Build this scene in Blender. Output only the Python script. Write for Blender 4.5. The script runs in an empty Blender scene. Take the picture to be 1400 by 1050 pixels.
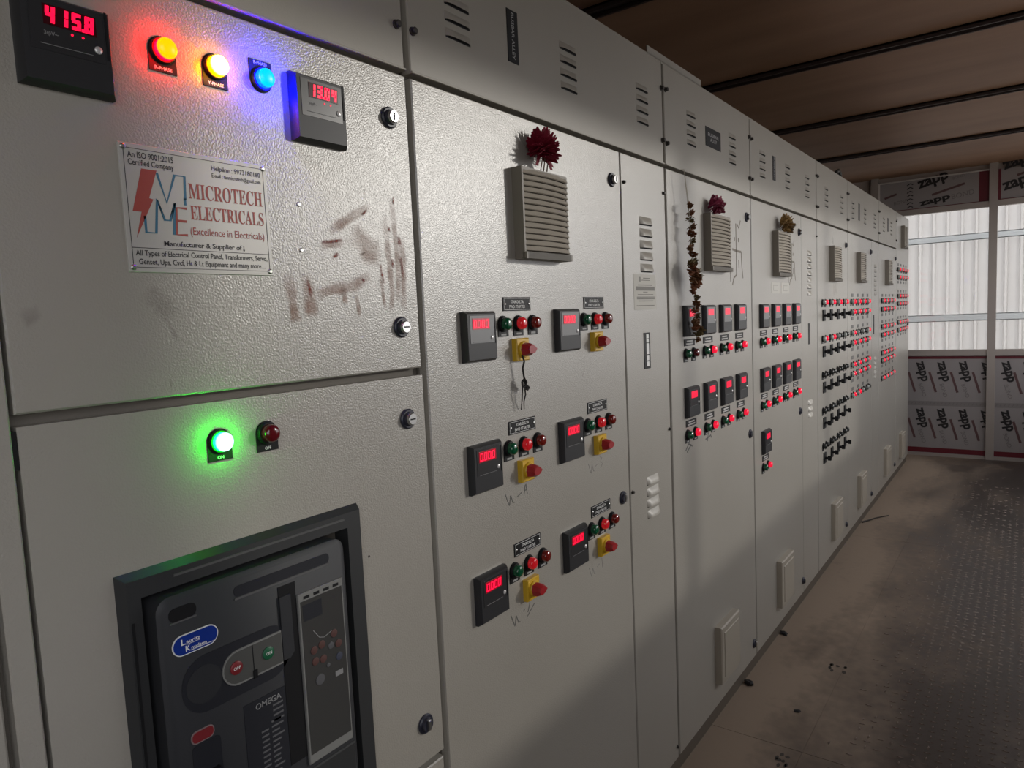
import bpy, bmesh, math, random
from mathutils import Vector, Matrix

random.seed(7)
SC = bpy.context.scene
COL = SC.collection

# ------------------------------------------------------------------ camera
FPX, YAW, PIT, ROLL = 964.2, 0.63234, 0.09111, 0.04603
CAM = Vector((0.0, -0.8578, 1.4464))
cy, sy = math.cos(YAW), math.sin(YAW)
F_ = Vector((cy * math.cos(PIT), sy * math.cos(PIT), -math.sin(PIT)))
R_ = Vector((sy, -cy, 0.0))
D_ = F_.cross(R_)
R2 = R_ * math.cos(ROLL) + D_ * math.sin(ROLL)
D2 = -R_ * math.sin(ROLL) + D_ * math.cos(ROLL)
cam_data = bpy.data.cameras.new('camera')
cam_data.sensor_fit = 'HORIZONTAL'
cam_data.sensor_width = 36.0
cam_data.lens = 36.0 * FPX / 1400.0
cam_data.clip_start = 0.02
cam = bpy.data.objects.new('camera', cam_data)
U_, B_ = -D2, -F_
cam.matrix_world = Matrix(((R2.x, U_.x, B_.x, CAM.x), (R2.y, U_.y, B_.y, CAM.y), (R2.z, U_.z, B_.z, CAM.z), (0, 0, 0, 1)))
COL.objects.link(cam)
SC.camera = cam

# ------------------------------------------------------------------ view, world, sun
SC.view_settings.view_transform = 'Standard'
SC.view_settings.look = 'None'
SC.view_settings.exposure = 0.02
SC.view_settings.gamma = 1.0
SC.view_settings.use_curve_mapping = False

wd = bpy.data.worlds.new('sky')
SC.world = wd
wd.use_nodes = True
wbg = wd.node_tree.nodes['Background']
wbg.inputs['Color'].default_value = (0.95, 0.96, 1.0, 1)
wbg.inputs['Strength'].default_value = 2.35

RW = 1.5                       # distance of the window wall from the cabinet fronts
SUN_AZ, SUN_EL = math.radians(46.0), math.radians(11.5)
sd = bpy.data.lights.new('sun', 'SUN')
sd.energy = 0.9
sd.color = (1.0, 0.955, 0.88)
sd.angle = math.radians(2.6)
sun = bpy.data.objects.new('sun', sd)
sdir = Vector((-math.sin(SUN_AZ) * math.cos(SUN_EL), math.cos(SUN_AZ) * math.cos(SUN_EL), -math.sin(SUN_EL)))
sun.rotation_euler = sdir.to_track_quat('-Z', 'Y').to_euler()
sun.location = (6, -6, 4)
COL.objects.link(sun)


# ------------------------------------------------------------------ materials
MATS = {}


def mat(name, color, rough=0.5, metal=0.0, spec=0.5, emit=None, estr=0.0, coat=0.0, sample=True):
    if name in MATS:
        return MATS[name]
    m = bpy.data.materials.new(name)
    m.use_nodes = True
    b = m.node_tree.nodes['Principled BSDF']
    b.inputs['Base Color'].default_value = (*color, 1)
    b.inputs['Roughness'].default_value = rough
    b.inputs['Metallic'].default_value = metal
    b.inputs['Specular IOR Level'].default_value = spec
    b.inputs['Coat Weight'].default_value = coat
    if emit:
        b.inputs['Emission Color'].default_value = (*emit, 1)
        b.inputs['Emission Strength'].default_value = estr
        if not sample:
            m.cycles.emission_sampling = 'NONE'
    MATS[name] = m
    return m


def nodes_of(m):
    nt = m.node_tree
    return nt, nt.nodes, nt.links, nt.nodes['Principled BSDF']


def noise_color(m, scale, c0, c1, lo=0.35, hi=0.65, detail=4.0, stretch=None):
    """base colour wandering between two tones of the same surface"""
    nt, N, L, b = nodes_of(m)
    g = N.new('ShaderNodeNewGeometry')
    mp = N.new('ShaderNodeMapping')
    if stretch:
        mp.inputs['Scale'].default_value = stretch
    L.new(g.outputs['Position'], mp.inputs['Vector'])
    n = N.new('ShaderNodeTexNoise')
    n.inputs['Scale'].default_value = scale
    n.inputs['Detail'].default_value = detail
    L.new(mp.outputs['Vector'], n.inputs['Vector'])
    r = N.new('ShaderNodeValToRGB')
    r.color_ramp.elements[0].position, r.color_ramp.elements[1].position = lo, hi
    r.color_ramp.elements[0].color = (*c0, 1)
    r.color_ramp.elements[1].color = (*c1, 1)
    L.new(n.outputs['Fac'], r.inputs['Fac'])
    L.new(r.outputs['Color'], b.inputs['Base Color'])
    return r


def noise_bump(m, scale, strength, dist=0.001, detail=2.0):
    nt, N, L, b = nodes_of(m)
    g = N.new('ShaderNodeNewGeometry')
    n = N.new('ShaderNodeTexNoise')
    n.inputs['Scale'].default_value = scale
    n.inputs['Detail'].default_value = detail
    L.new(g.outputs['Position'], n.inputs['Vector'])
    bp = N.new('ShaderNodeBump')
    bp.inputs['Strength'].default_value = strength
    bp.inputs['Distance'].default_value = dist
    L.new(n.outputs['Fac'], bp.inputs['Height'])
    L.new(bp.outputs['Normal'], b.inputs['Normal'])


PAINT = mat('panel_paint', (0.38, 0.36, 0.315), 0.30, 0, 1.0)
noise_color(PAINT, 2.2, (0.33, 0.308, 0.268), (0.352, 0.33, 0.29))
noise_bump(PAINT, 350, 0.9, 0.00065, 2.0)
TRUNKP = mat('cover_paint', (0.40, 0.375, 0.325), 0.42, 0, 0.45)
noise_color(TRUNKP, 2.2, (0.33, 0.305, 0.26), (0.355, 0.33, 0.285))
noise_bump(TRUNKP, 360, 0.3, 0.0006, 2.0)
GAP = mat('frame_recess', (0.13, 0.115, 0.095), 0.7)
PLINTH = mat('plinth_paint', (0.11, 0.09, 0.07), 0.6)
BLACK = mat('black_plastic', (0.012, 0.012, 0.013), 0.5, 0, 0.2)
BEZEL = mat('bezel_plastic', (0.028, 0.028, 0.030), 0.42, 0, 0.3)
FACEP = mat('meter_face', (0.028, 0.028, 0.03), 0.3)
GREYPRINT = mat('grey_print', (0.22, 0.22, 0.22), 0.6)
WHITEP = mat('white_print', (0.75, 0.75, 0.73), 0.5)
DARKWIN = mat('display_glass', (0.05, 0.004, 0.008), 0.2)
LED = mat('led_red', (0.3, 0.0, 0.01), 0.4, emit=(1.0, 0.004, 0.045), estr=1.6)
LEDBACK = mat('led_backglow', (0.12, 0.0, 0.005), 0.3, emit=(1.0, 0.004, 0.035), estr=0.22)
LEDFULL = mat('led_display', (0.2, 0.0, 0.01), 0.3, emit=(1.0, 0.004, 0.05), estr=0.95, sample=False)
CHROME = mat('chrome', (0.45, 0.45, 0.45), 0.3, 1.0)
STEEL = mat('steel', (0.5, 0.5, 0.48), 0.35, 1.0)
DSTEEL = mat('dark_screw', (0.05, 0.045, 0.04), 0.5, 0.5)
BLUERING = mat('lock_ring', (0.025, 0.026, 0.04), 0.4)
YELLOW = mat('yellow_plastic', (0.62, 0.38, 0.02), 0.4)
REDKNOB = mat('red_knob', (0.33, 0.012, 0.016), 0.35)
GREENOFF = mat('green_lens', (0.004, 0.085, 0.035), 0.16, coat=0.5)
REDLIT = mat('red_lens_lit', (0.35, 0.006, 0.012), 0.18, emit=(1.0, 0.02, 0.03), estr=0.2, coat=0.5, sample=False)
AMBEROFF = mat('amber_lens', (0.17, 0.012, 0.008), 0.16, coat=0.5)
REDOFF = mat('red_lens_off', (0.10, 0.004, 0.008), 0.16, coat=0.5)
PINKLIT = mat('pilot_lens_lit', (0.4, 0.005, 0.02), 0.2, emit=(1.0, 0.012, 0.05), estr=0.75, sample=False)
GLINTOFF = mat('glint_lens', (0.35, 0.37, 0.34), 0.2)  # unlit green lens: its pale glint is put into the base colour
DARKOFF = mat('dark_lens', (0.02, 0.022, 0.02), 0.3)
VENT = mat('vent_plastic', (0.40, 0.36, 0.30), 0.45)
VENTL = mat('vent_plastic_beige', (0.36, 0.32, 0.26), 0.5)
NPM = mat('nameplate_metal', (0.47, 0.46, 0.425), 0.4, 0.2)
RED_PRINT = mat('red_print', (0.33, 0.055, 0.04), 0.5)
BLUE_PRINT = mat('blue_print', (0.03, 0.14, 0.22), 0.5)
INK = mat('black_print', (0.02, 0.02, 0.02), 0.5)
PAPER = mat('paper_sticker', (0.52, 0.50, 0.45), 0.7)
PAPERINK = mat('sticker_ink', (0.2, 0.19, 0.17), 0.7)
MARKER = mat('marker_ink', (0.12, 0.12, 0.11), 0.7)
MARKERF = mat('faded_marker', (0.27, 0.26, 0.24), 0.7)
ALU = mat('aluminium_frame', (0.36, 0.32, 0.29), 0.4, 0.3)
GALV = mat('galvanised_purlin', (0.84, 0.88, 0.90), 0.5, 0.0)


def glow(name, base, emit, s):
    return mat(name, base, 0.3, emit=emit, estr=s)


LAMP_R = glow('red_phase_lens', (0.5, 0.02, 0.0), (1.0, 0.17, 0.006), 9.0)
LAMP_Y = glow('yellow_phase_lens', (0.6, 0.4, 0.0), (1.0, 0.42, 0.02), 12.0)
LAMP_B = glow('blue_phase_lens', (0.0, 0.2, 0.6), (0.0, 0.2, 1.0), 9.0)
LAMP_G = glow('green_on_lens', (0.1, 0.6, 0.3), (0.03, 1.0, 0.22), 10.0)


def hot_lens(m, face_col, face_s, rim_col, rim_s):
    """a lit lamp cap: the flat front of the cap is paler than its coloured side"""
    nt, N, L, b = nodes_of(m)
    tc = N.new('ShaderNodeTexCoord')
    sp = N.new('ShaderNodeSeparateXYZ')
    L.new(tc.outputs['Object'], sp.inputs['Vector'])
    r = N.new('ShaderNodeMapRange')
    r.inputs['From Min'].default_value = -0.0122
    r.inputs['From Max'].default_value = -0.0150
    L.new(sp.outputs['Y'], r.inputs['Value'])
    mx = N.new('ShaderNodeMix')
    mx.data_type = 'RGBA'
    mx.inputs['A'].default_value = (*[c * rim_s for c in rim_col], 1)
    mx.inputs['B'].default_value = (*[c * face_s for c in face_col], 1)
    L.new(r.outputs['Result'], mx.inputs['Factor'])
    L.new(mx.outputs['Result'], b.inputs['Emission Color'])
    b.inputs['Emission Strength'].default_value = 1.0


hot_lens(LAMP_R, (1.0, 0.50, 0.0), 1.4, (1.0, 0.0, 0.0008), 130)
hot_lens(LAMP_Y, (1.0, 0.78, 0.40), 2.6, (1.0, 0.33, 0.0), 90)
hot_lens(LAMP_B, (0.0, 0.55, 1.0), 1.25, (0.0, 0.0003, 1.0), 560)
hot_lens(LAMP_G, (0.55, 1.0, 0.92), 1.8, (0.0, 1.0, 0.008), 95)


# ------------------------------------------------------------------ mesh helpers
class MB:
    def __init__(self):
        self.v, self.f, self.mi = [], [], []

    def add(self, verts, faces, mi=0):
        o = len(self.v)
        self.v += [tuple(p) for p in verts]
        self.f += [tuple(i + o for i in f) for f in faces]
        self.mi += [mi] * len(faces)
        return self

    def box(self, x0, x1, y0, y1, z0, z1, mi=0):
        v = [(x, y, z) for z in (z0, z1) for y in (y0, y1) for x in (x0, x1)]
        return self.add(v, [(0, 1, 3, 2), (4, 6, 7, 5), (0, 4, 5, 1), (2, 3, 7, 6), (0, 2, 6, 4), (1, 5, 7, 3)], mi)

    def cbox(self, x0, x1, y0, y1, z0, z1, c, mi=0, cy_=None):
        """box whose front (-y) edges are chamfered by c"""
        cy_ = c if cy_ is None else cy_
        v = [(x0, y1, z0), (x1, y1, z0), (x1, y1, z1), (x0, y1, z1),
             (x0, y0 + cy_, z0), (x1, y0 + cy_, z0), (x1, y0 + cy_, z1), (x0, y0 + cy_, z1),
             (x0 + c, y0, z0 + c), (x1 - c, y0, z0 + c), (x1 - c, y0, z1 - c), (x0 + c, y0, z1 - c)]
        f = [(0, 1, 2, 3)]
        for a in (0, 4):
            for i in range(4):
                j = (i + 1) % 4
                f.append((a + i, a + j, a + 4 + j, a + 4 + i))
        f.append((8, 9, 10, 11))
        return self.add(v, f, mi)

    def lathe(self, prof, n=20, c=(0, 0, 0), mi=0):
        """profile [(radius, y)] turned about the y axis"""
        v, f = [], []
        for r, y in prof:
            for k in range(n):
                a = 2 * math.pi * k / n
                v.append((c[0] + r * math.cos(a), c[1] + y, c[2] + r * math.sin(a)))
        for i in range(len(prof) - 1):
            for k in range(n):
                l = (k + 1) % n
                f.append((i * n + k, i * n + l, (i + 1) * n + l, (i + 1) * n + k))
        f.append(tuple(range(n)))
        f.append(tuple((len(prof) - 1) * n + k for k in range(n)))
        return self.add(v, f, mi)

    def prism(self, poly, y0, y1, mi=0):
        """polygon in x,z pushed from y0 to y1"""
        n = len(poly)
        v = [(x, y0, z) for x, z in poly] + [(x, y1, z) for x, z in poly]
        f = [tuple(range(n)), tuple(range(2 * n - 1, n - 1, -1))]
        f += [(i, (i + 1) % n, n + (i + 1) % n, n + i) for i in range(n)]
        return self.add(v, f, mi)

    def tube(self, pts, r, n=6, mi=0):
        pts = [Vector(p) for p in pts]
        rr = r if isinstance(r, (list, tuple)) else [r] * len(pts)
        v, f = [], []
        up = Vector((0.31, 0.92, 0.21))
        for i, p in enumerate(pts):
            t = (pts[min(i + 1, len(pts) - 1)] - pts[max(i - 1, 0)])
            t = t.normalized() if t.length > 1e-9 else Vector((0, 0, 1))
            a = t.cross(up).normalized()
            b = t.cross(a)
            for k in range(n):
                q = 2 * math.pi * k / n
                v.append(p + a * (rr[i] * math.cos(q)) + b * (rr[i] * math.sin(q)))
        for i in range(len(pts) - 1):
            for k in range(n):
                l = (k + 1) % n
                f.append((i * n + k, i * n + l, (i + 1) * n + l, (i + 1) * n + k))
        f.append(tuple(range(n)))
        f.append(tuple((len(pts) - 1) * n + k for k in range(n)))
        return self.add(v, f, mi)

    def stroke(self, pts, w, y=-0.0005, th=0.0004, mi=0):
        """flat pen stroke on the x,z plane"""
        n = len(pts)
        L, R = [], []
        for i in range(n):
            a, b = pts[max(i - 1, 0)], pts[min(i + 1, n - 1)]
            dx, dz = b[0] - a[0], b[1] - a[1]
            l = math.hypot(dx, dz) or 1
            ww = w[i] if isinstance(w, (list, tuple)) else w
            L.append((pts[i][0] - dz / l * ww / 2, pts[i][1] + dx / l * ww / 2))
            R.append((pts[i][0] + dz / l * ww / 2, pts[i][1] - dx / l * ww / 2))
        for i in range(n - 1):
            self.prism([L[i], L[i + 1], R[i + 1], R[i]], y, y + th, mi)
        return self

    def mesh(self, name, mats, smooth=None):
        me = bpy.data.meshes.new(name)
        me.from_pydata(self.v, [], self.f)
        if not isinstance(mats, (list, tuple)):
            mats = [mats]
        for m in mats:
            me.materials.append(m)
        me.polygons.foreach_set('material_index', self.mi)
        bm = bmesh.new()
        bm.from_mesh(me)
        bmesh.ops.recalc_face_normals(bm, faces=bm.faces)
        bm.to_mesh(me)
        bm.free()
        if smooth is not None:
            me.shade_smooth()
            me.set_sharp_from_angle(angle=math.radians(smooth))
        me.update()
        return me


ORG = {}


def put(name, me, parent=None, at=(0, 0, 0), rot=None, scale=None):
    """link one object; 'at' is where it stands in the room"""
    o = bpy.data.objects.new(name, me)
    COL.objects.link(o)
    at = Vector(at)
    if parent is not None:
        o.parent = parent
        o.location = at - ORG[parent.name]
    else:
        o.location = at
    if rot:
        o.rotation_euler = rot
    if scale:
        o.scale = scale
    ORG[o.name] = at
    return o


def build(name, mb, mats, parent=None, at=(0, 0, 0), smooth=None):
    """mesh given in room coordinates, origin moved to 'at'"""
    a = Vector(at)
    mb.v = [(p[0] - a.x, p[1] - a.y, p[2] - a.z) for p in mb.v]
    return put(name, mb.mesh(name, mats, smooth), parent, at)


def tag(o, label, cat, group=None, kind=None):
    o['label'] = label
    if cat:
        o['category'] = cat
    if group:
        o['group'] = group
    if kind:
        o['kind'] = kind
    return o


def thing(name, at, label, cat, group=None):
    return tag(put(name, None, None, at), label, cat, group)


def structure(o, label):
    o['kind'] = 'structure'
    o['label'] = label
    return o


TXT = {}
MATH_BOLD = {}
for i in range(26):
    MATH_BOLD[chr(65 + i)] = chr(0x1D400 + i)
    MATH_BOLD[chr(97 + i)] = chr(0x1D41A + i)


def text_mesh(s, material, width=None, height=None, offset=0.0, serif=False, sx=None, align='LEFT', depth=0.0002):
    """lettering as a thin mesh lying on x,z, front towards -y, its corner at the origin"""
    key = (s, material.name, width, height, offset, serif, align)
    if key in TXT:
        return TXT[key]
    cu = bpy.data.curves.new('lettering', 'FONT')
    cu.body = ''.join(MATH_BOLD.get(c, c) for c in s) if serif else s
    cu.size = 1.0
    cu.offset = offset
    cu.resolution_u = 3
    o = bpy.data.objects.new('lettering_tmp', cu)
    COL.objects.link(o)
    dg = bpy.context.evaluated_depsgraph_get()
    dg.update()
    me = bpy.data.meshes.new_from_object(o.evaluated_get(dg))
    bpy.data.objects.remove(o)
    bpy.data.curves.remove(cu)
    xs = [v.co.x for v in me.vertices] or [0, 1]
    ys = [v.co.y for v in me.vertices] or [0, 1]
    x0, x1, y0, y1 = min(xs), max(xs), min(ys), max(ys)
    kz = (height / (y1 - y0)) if height else None
    kx = (width / (x1 - x0)) if width else None
    if kx is None:
        kx = kz
    if kz is None:
        kz = kx
    cx = {'LEFT': x0, 'CENTER': (x0 + x1) / 2, 'RIGHT': x1}[align]
    for v in me.vertices:
        v.co = Vector(((v.co.x - cx) * kx, -depth, (v.co.y - y0) * kz))
    me.name = 'lettering'
    me.materials.clear()
    me.materials.append(material)
    for p in me.polygons:
        p.material_index = 0
    TXT[key] = me
    return me


def lettering(parent, s, material, at, width=None, height=None, rot=None, **kw):
    return put('lettering', text_mesh(s, material, width, height, **kw), parent, at, rot)


SEGS = {'0': 'abcdef', '1': 'bc', '2': 'abged', '3': 'abgcd', '4': 'fgbc', '5': 'afgcd', '6': 'afgedc', '7': 'abc', '8': 'abcdefg', '9': 'abcdfg'}


def digits_mesh(s, w, h, material, k=0.13):
    """seven-segment figures, lower left corner at the origin"""
    mb = MB()
    chars = [c for c in s if c != '.']
    pitch = w / len(chars)
    dw, t = pitch * 0.74, h * k
    sl = 0.10

    def q(x0, x1, z0, z1, ox):
        mb.prism([(ox + x0 + sl * z0, z0), (ox + x1 + sl * z0, z0), (ox + x1 + sl * z1, z1), (ox + x0 + sl * z1, z1)], -0.0004, 0)
    i = -1
    for c in s:
        if c == '.':
            q(dw + t * 0.2, dw + t * 1.1, 0, t * 0.9, i * pitch)
            continue
        i += 1
        ox = i * pitch
        S = SEGS[c]
        g = t * 0.12
        if 'a' in S: q(g, dw - g, h - t, h, ox)
        if 'g' in S: q(g, dw - g, h / 2 - t / 2, h / 2 + t / 2, ox)
        if 'd' in S: q(g, dw - g, 0, t, ox)
        if 'f' in S: q(0, t, h / 2 + g, h - g, ox)
        if 'e' in S: q(0, t, g, h / 2 - g, ox)
        if 'b' in S: q(dw - t, dw, h / 2 + g, h - g, ox)
        if 'c' in S: q(dw - t, dw, g, h / 2 - g, ox)
    return mb.mesh('digits', material)


# ------------------------------------------------------------------ the room
ENDX, BACKX, LEFTY, CEILZ = 7.54, -2.6, 0.95, 2.60

# floor: chequer plates, a narrow dusty row along the cabinets and a wide row
FLOOR = mat('floor_plate', (0.13, 0.105, 0.085), 0.45, 0.35)


def floor_material(m):
    nt, N, L, b = nodes_of(m)
    g = N.new('ShaderNodeNewGeometry')
    sp = N.new('ShaderNodeSeparateXYZ')
    L.new(g.outputs['Position'], sp.inputs['Vector'])
    mp = N.new('ShaderNodeMapping')
    mp.inputs['Scale'].default_value = (0.6, 1.5, 1)
    L.new(g.outputs['Position'], mp.inputs['Vector'])
    n1 = N.new('ShaderNodeTexNoise')
    n1.inputs['Scale'].default_value = 2.6
    n1.inputs['Detail'].default_value = 5
    L.new(mp.outputs['Vector'], n1.inputs['Vector'])
    n2 = N.new('ShaderNodeTexNoise')
    n2.inputs['Scale'].default_value = 22
    n2.inputs['Detail'].default_value = 5
    L.new(g.outputs['Position'], n2.inputs['Vector'])
    # settled dust: thick by the cabinets, thinning into the walkway
    d = N.new('ShaderNodeMapRange')
    d.inputs['From Min'].default_value = -0.62
    d.inputs['From Max'].default_value = -0.02
    L.new(sp.outputs['Y'], d.inputs['Value'])
    a = N.new('ShaderNodeMath'); a.operation = 'MULTIPLY_ADD'
    a.inputs[1].default_value = 1.5; a.inputs[2].default_value = -0.75
    L.new(n1.outputs['Fac'], a.inputs[0])
    a2 = N.new('ShaderNodeMath'); a2.operation = 'MULTIPLY_ADD'
    a2.inputs[1].default_value = 0.7; a2.inputs[2].default_value = -0.35
    L.new(n2.outputs['Fac'], a2.inputs[0])
    s1 = N.new('ShaderNodeMath'); s1.operation = 'ADD'
    L.new(d.outputs['Result'], s1.inputs[0]); L.new(a.outputs[0], s1.inputs[1])
    s2 = N.new('ShaderNodeMath'); s2.operation = 'ADD'; s2.use_clamp = True
    L.new(s1.outputs[0], s2.inputs[0]); L.new(a2.outputs[0], s2.inputs[1])
    r = N.new('ShaderNodeValToRGB')
    e = r.color_ramp.elements
    e[0].position, e[0].color = 0.0, (0.052, 0.039, 0.032, 1)
    e[1].position, e[1].color = 0.85, (0.245, 0.185, 0.135, 1)
    L.new(s2.outputs[0], r.inputs['Fac'])
    L.new(r.outputs['Color'], b.inputs['Base Color'])
    rr = N.new('ShaderNodeMapRange')
    rr.inputs['To Min'].default_value = 0.38
    rr.inputs['To Max'].default_value = 0.85
    L.new(s2.outputs[0], rr.inputs['Value'])
    L.new(rr.outputs['Result'], b.inputs['Roughness'])
    mm = N.new('ShaderNodeMapRange')
    mm.inputs['To Min'].default_value = 0.35
    mm.inputs['To Max'].default_value = 0.0
    L.new(s2.outputs[0], mm.inputs['Value'])
    L.new(mm.outputs['Result'], b.inputs['Metallic'])
    bp = N.new('ShaderNodeBump')
    bp.inputs['Strength'].default_value = 0.25
    bp.inputs['Distance'].default_value = 0.003
    L.new(n2.outputs['Fac'], bp.inputs['Height'])
    L.new(bp.outputs['Normal'], b.inputs['Normal'])


floor_material(FLOOR)
floor = build('floor', MB().box(BACKX - 0.08, ENDX + 0.1, -RW - 0.06, LEFTY + 0.08, -0.06, -0.006), mat('packed_dust', (0.20, 0.155, 0.115), 0.9), None, (2.5, -0.6, -0.06))
structure(floor, 'brown dusty chequer plate floor along the cabinets')
px = BACKX
plates = []
while px < ENDX - 0.05:
    x1 = min(px + 2.44, ENDX)
    for (ya, yb) in ((LEFTY, -0.2893), (-0.2899, -RW)):
        p = build('floor_plate', MB().box(px + 0.001, x1 - 0.001, yb, ya, -0.006, 0.0), FLOOR, floor, ((px + x1) / 2, (ya + yb) / 2, -0.006))
        plates.append(p)
    px += 2.44
# raised treads of the chequer plate
tr = MB()
pt = 0.034
ix = 0
x = 1.7
while x < 7.3:
    y = -0.18
    iy = 0
    while y > -1.25:
        keep = random.random() < min(1.0, max(0.0, (-0.34 - y) / 0.25)) * min(1.0, max(0.0, (7.0 - x) / 3.0))
        if keep:
            a = 0.0 if (ix + iy) % 2 else math.pi / 2
            ca, sa = math.cos(a), math.sin(a)
            l, w, h = 0.0125, 0.0038, 0.0022
            base = [(-l, 0), (0, -w), (l, 0), (0, w)]
            v = [(x + bx * ca - by * sa, y + bx * sa + by * ca, 0.0) for bx, by in base]
            v += [(x + 0.55 * (bx * ca - by * sa), y + 0.55 * (bx * sa + by * ca), h) for bx, by in base]
            tr.add(v, [(4, 5, 6, 7), (0, 1, 5, 4), (1, 2, 6, 5), (2, 3, 7, 6), (3, 0, 4, 7)])
        y -= pt
        iy += 1
    x += pt
    ix += 1
TREAD = mat('worn_tread', (0.17, 0.13, 0.108), 0.28, 0.4)
t_ = build('tread_pattern', tr, TREAD, floor, (4, -0.7, 0))
t_['kind'] = 'stuff'

# ceiling: plywood sheets 1.23 m apart with dark joint channels
PLY = mat('ceiling_plywood', (0.20, 0.13, 0.085), 0.6)
noise_color(PLY, 3.0, (0.20, 0.108, 0.06), (0.28, 0.16, 0.095), 0.3, 0.7, 5.0, (1.6, 0.35, 1))
JOINT = mat('ceiling_joint', (0.028, 0.016, 0.013), 0.6)
ceil = build('ceiling', MB().box(BACKX - 0.08, ENDX + 0.1, -RW - 0.06, LEFTY + 0.08, CEILZ + 0.0141, CEILZ + 0.09), JOINT, None, (2.5, -0.6, CEILZ + 0.014))
structure(ceil, 'brown plywood sheet ceiling with dark joint channels')
BEAMS = [3.70 + 1.23 * k for k in range(-5, 3)]
prev = BACKX
for bx in BEAMS + [ENDX + 0.06]:
    a, b = prev + (0.03 if prev != BACKX else 0), bx - (0.03 if bx < ENDX else 0)
    build('plywood_sheet', MB().box(a, b, -RW, LEFTY, CEILZ, CEILZ + 0.014), PLY, ceil, ((a + b) / 2, -0.6, CEILZ))
    prev = bx
for bx in BEAMS:
    mb = MB()
    mb.box(bx - 0.034, bx - 0.022, -RW, LEFTY, CEILZ - 0.022, CEILZ)
    mb.box(bx + 0.022, bx + 0.034, -RW, LEFTY, CEILZ - 0.022, CEILZ)
    mb.box(bx - 0.034, bx + 0.034, -RW, LEFTY, CEILZ - 0.008, CEILZ + 0.004)
    build('joint_channel', mb, JOINT, ceil, (bx, -0.6, CEILZ))

# side and back walls
WALLM = mat('wall_board', (0.36, 0.30, 0.26), 0.6)
noise_color(WALLM, 1.5, (0.34, 0.285, 0.245), (0.38, 0.32, 0.28))
structure(build('wall_left', MB().box(BACKX, ENDX, LEFTY, LEFTY + 0.08, 0, CEILZ), WALLM, None, (2.5, LEFTY, 0)), 'plain board wall behind the cabinets')
structure(build('wall_back', MB().box(BACKX - 0.08, BACKX, -RW, LEFTY, 0, CEILZ), WALLM, None, (BACKX, -0.6, 0)), 'plain board wall behind the viewer')

SILL, HEAD = 0.99, 2.232
HEADR = 2.36
# window wall on the aisle side: an unseen opening added to light the nearest cabinet, boarding set to limit sheen, then a ribbon of windows
WIN0 = 2.0
mb = MB()
mb.box(BACKX, -2.3, -RW - 0.06, -RW, 0, HEADR)
mb.box(-2.3, 0.25, -RW - 0.06, -RW, 0, SILL)
mb.box(0.25, WIN0, -RW - 0.06, -RW, 0, HEADR)
mb.box(WIN0, ENDX, -RW - 0.06, -RW, 0, SILL)
mb.box(BACKX, ENDX, -RW - 0.06, -RW, HEADR, CEILZ)
wr = structure(build('wall_right', mb, WALLM, None, (2.5, -RW, 0)), 'low boarded wall with a ribbon of windows along the aisle')
for xx in (WIN0 + 0.018, 3.7, 5.6, ENDX - 0.02):
    build('window_post', MB().box(xx - 0.018, xx + 0.018, -RW - 0.05, -RW, SILL, HEADR), ALU, wr, (xx, -RW, SILL))

# end wall: aluminium frame, film-covered cladding boards, windows
def ex(name, y0, y1, z0, z1, m, parent, d0=0.0, d1=0.05):
    return build(name, MB().box(ENDX + d0, ENDX + d1, min(y0, y1), max(y0, y1), z0, z1), m, parent, (ENDX + d0, (y0 + y1) / 2, z0))


mb = MB().box(ENDX + 0.03, ENDX + 0.06, -RW, LEFTY, 0.0, SILL - 0.05)
mb.box(ENDX + 0.03, ENDX + 0.06, -RW, LEFTY, HEAD + 0.05, CEILZ)
wend = structure(build('wall_end', mb, WALLM, None, (ENDX, -0.6, 0)), 'end wall of film-covered cladding boards under and over bright windows')
POSTS = [0.6385 + 0.305, 0.32, -0.607, -RW + 0.031]
for py in POSTS:
    ex('frame_post', py - 0.031, py + 0.031, 0.0, CEILZ, ALU, wend, -0.03, 0.03)
for a, b in zip(POSTS[:-1], POSTS[1:]):
    y1, y0 = a - 0.031, b + 0.031
    ex('frame_rail', y0, y1, 0.0, 0.026, ALU, wend, -0.02, 0.03)
    ex('frame_rail', y0, y1, SILL - 0.055, SILL, ALU, wend, -0.02, 0.03)
    ex('frame_rail', y0, y1, HEAD, HEAD + 0.05, ALU, wend, -0.02, 0.03)
ALUW = mat('pale_frame', (0.5, 0.47, 0.44), 0.45, 0.2)
ex('frame_rail', -0.576, 0.289, 2.545, 2.556, ALUW, wend, -0.012, 0.03)
ex('frame_post', 0.279, 0.289, 2.28, 2.545, ALUW, wend, -0.012, 0.03)
FILM = mat('cladding_film', (0.27, 0.248, 0.243), 0.4)
FILMRED = mat('film_red', (0.11, 0.006, 0.014), 0.4)
FILMBAR = mat('film_bar', (0.10, 0.050, 0.050), 0.4)
FILMGREY = mat('film_grey', (0.165, 0.15, 0.147), 0.4)
FILMBAND = mat('film_band', (0.205, 0.187, 0.183), 0.4)
FILMBLACK = mat('film_black', (0.012, 0.011, 0.012), 0.35)
RZ = -math.pi / 2             # a text facing -y turned to face -x
ZW = 0.19


def endrot(deg):
    return Matrix.Rotation(-math.pi / 2, 4, 'Z') @ Matrix.Rotation(math.radians(-deg), 4, 'Y')


def endtext(parent, s, m, y, z, deg, width=None, height=None, offset=0.0):
    o = put('lettering', text_mesh(s, m, width, height, offset), parent, (ENDX - 0.0012, y, z))
    o.rotation_euler = endrot(deg).to_euler()
    return o


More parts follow.
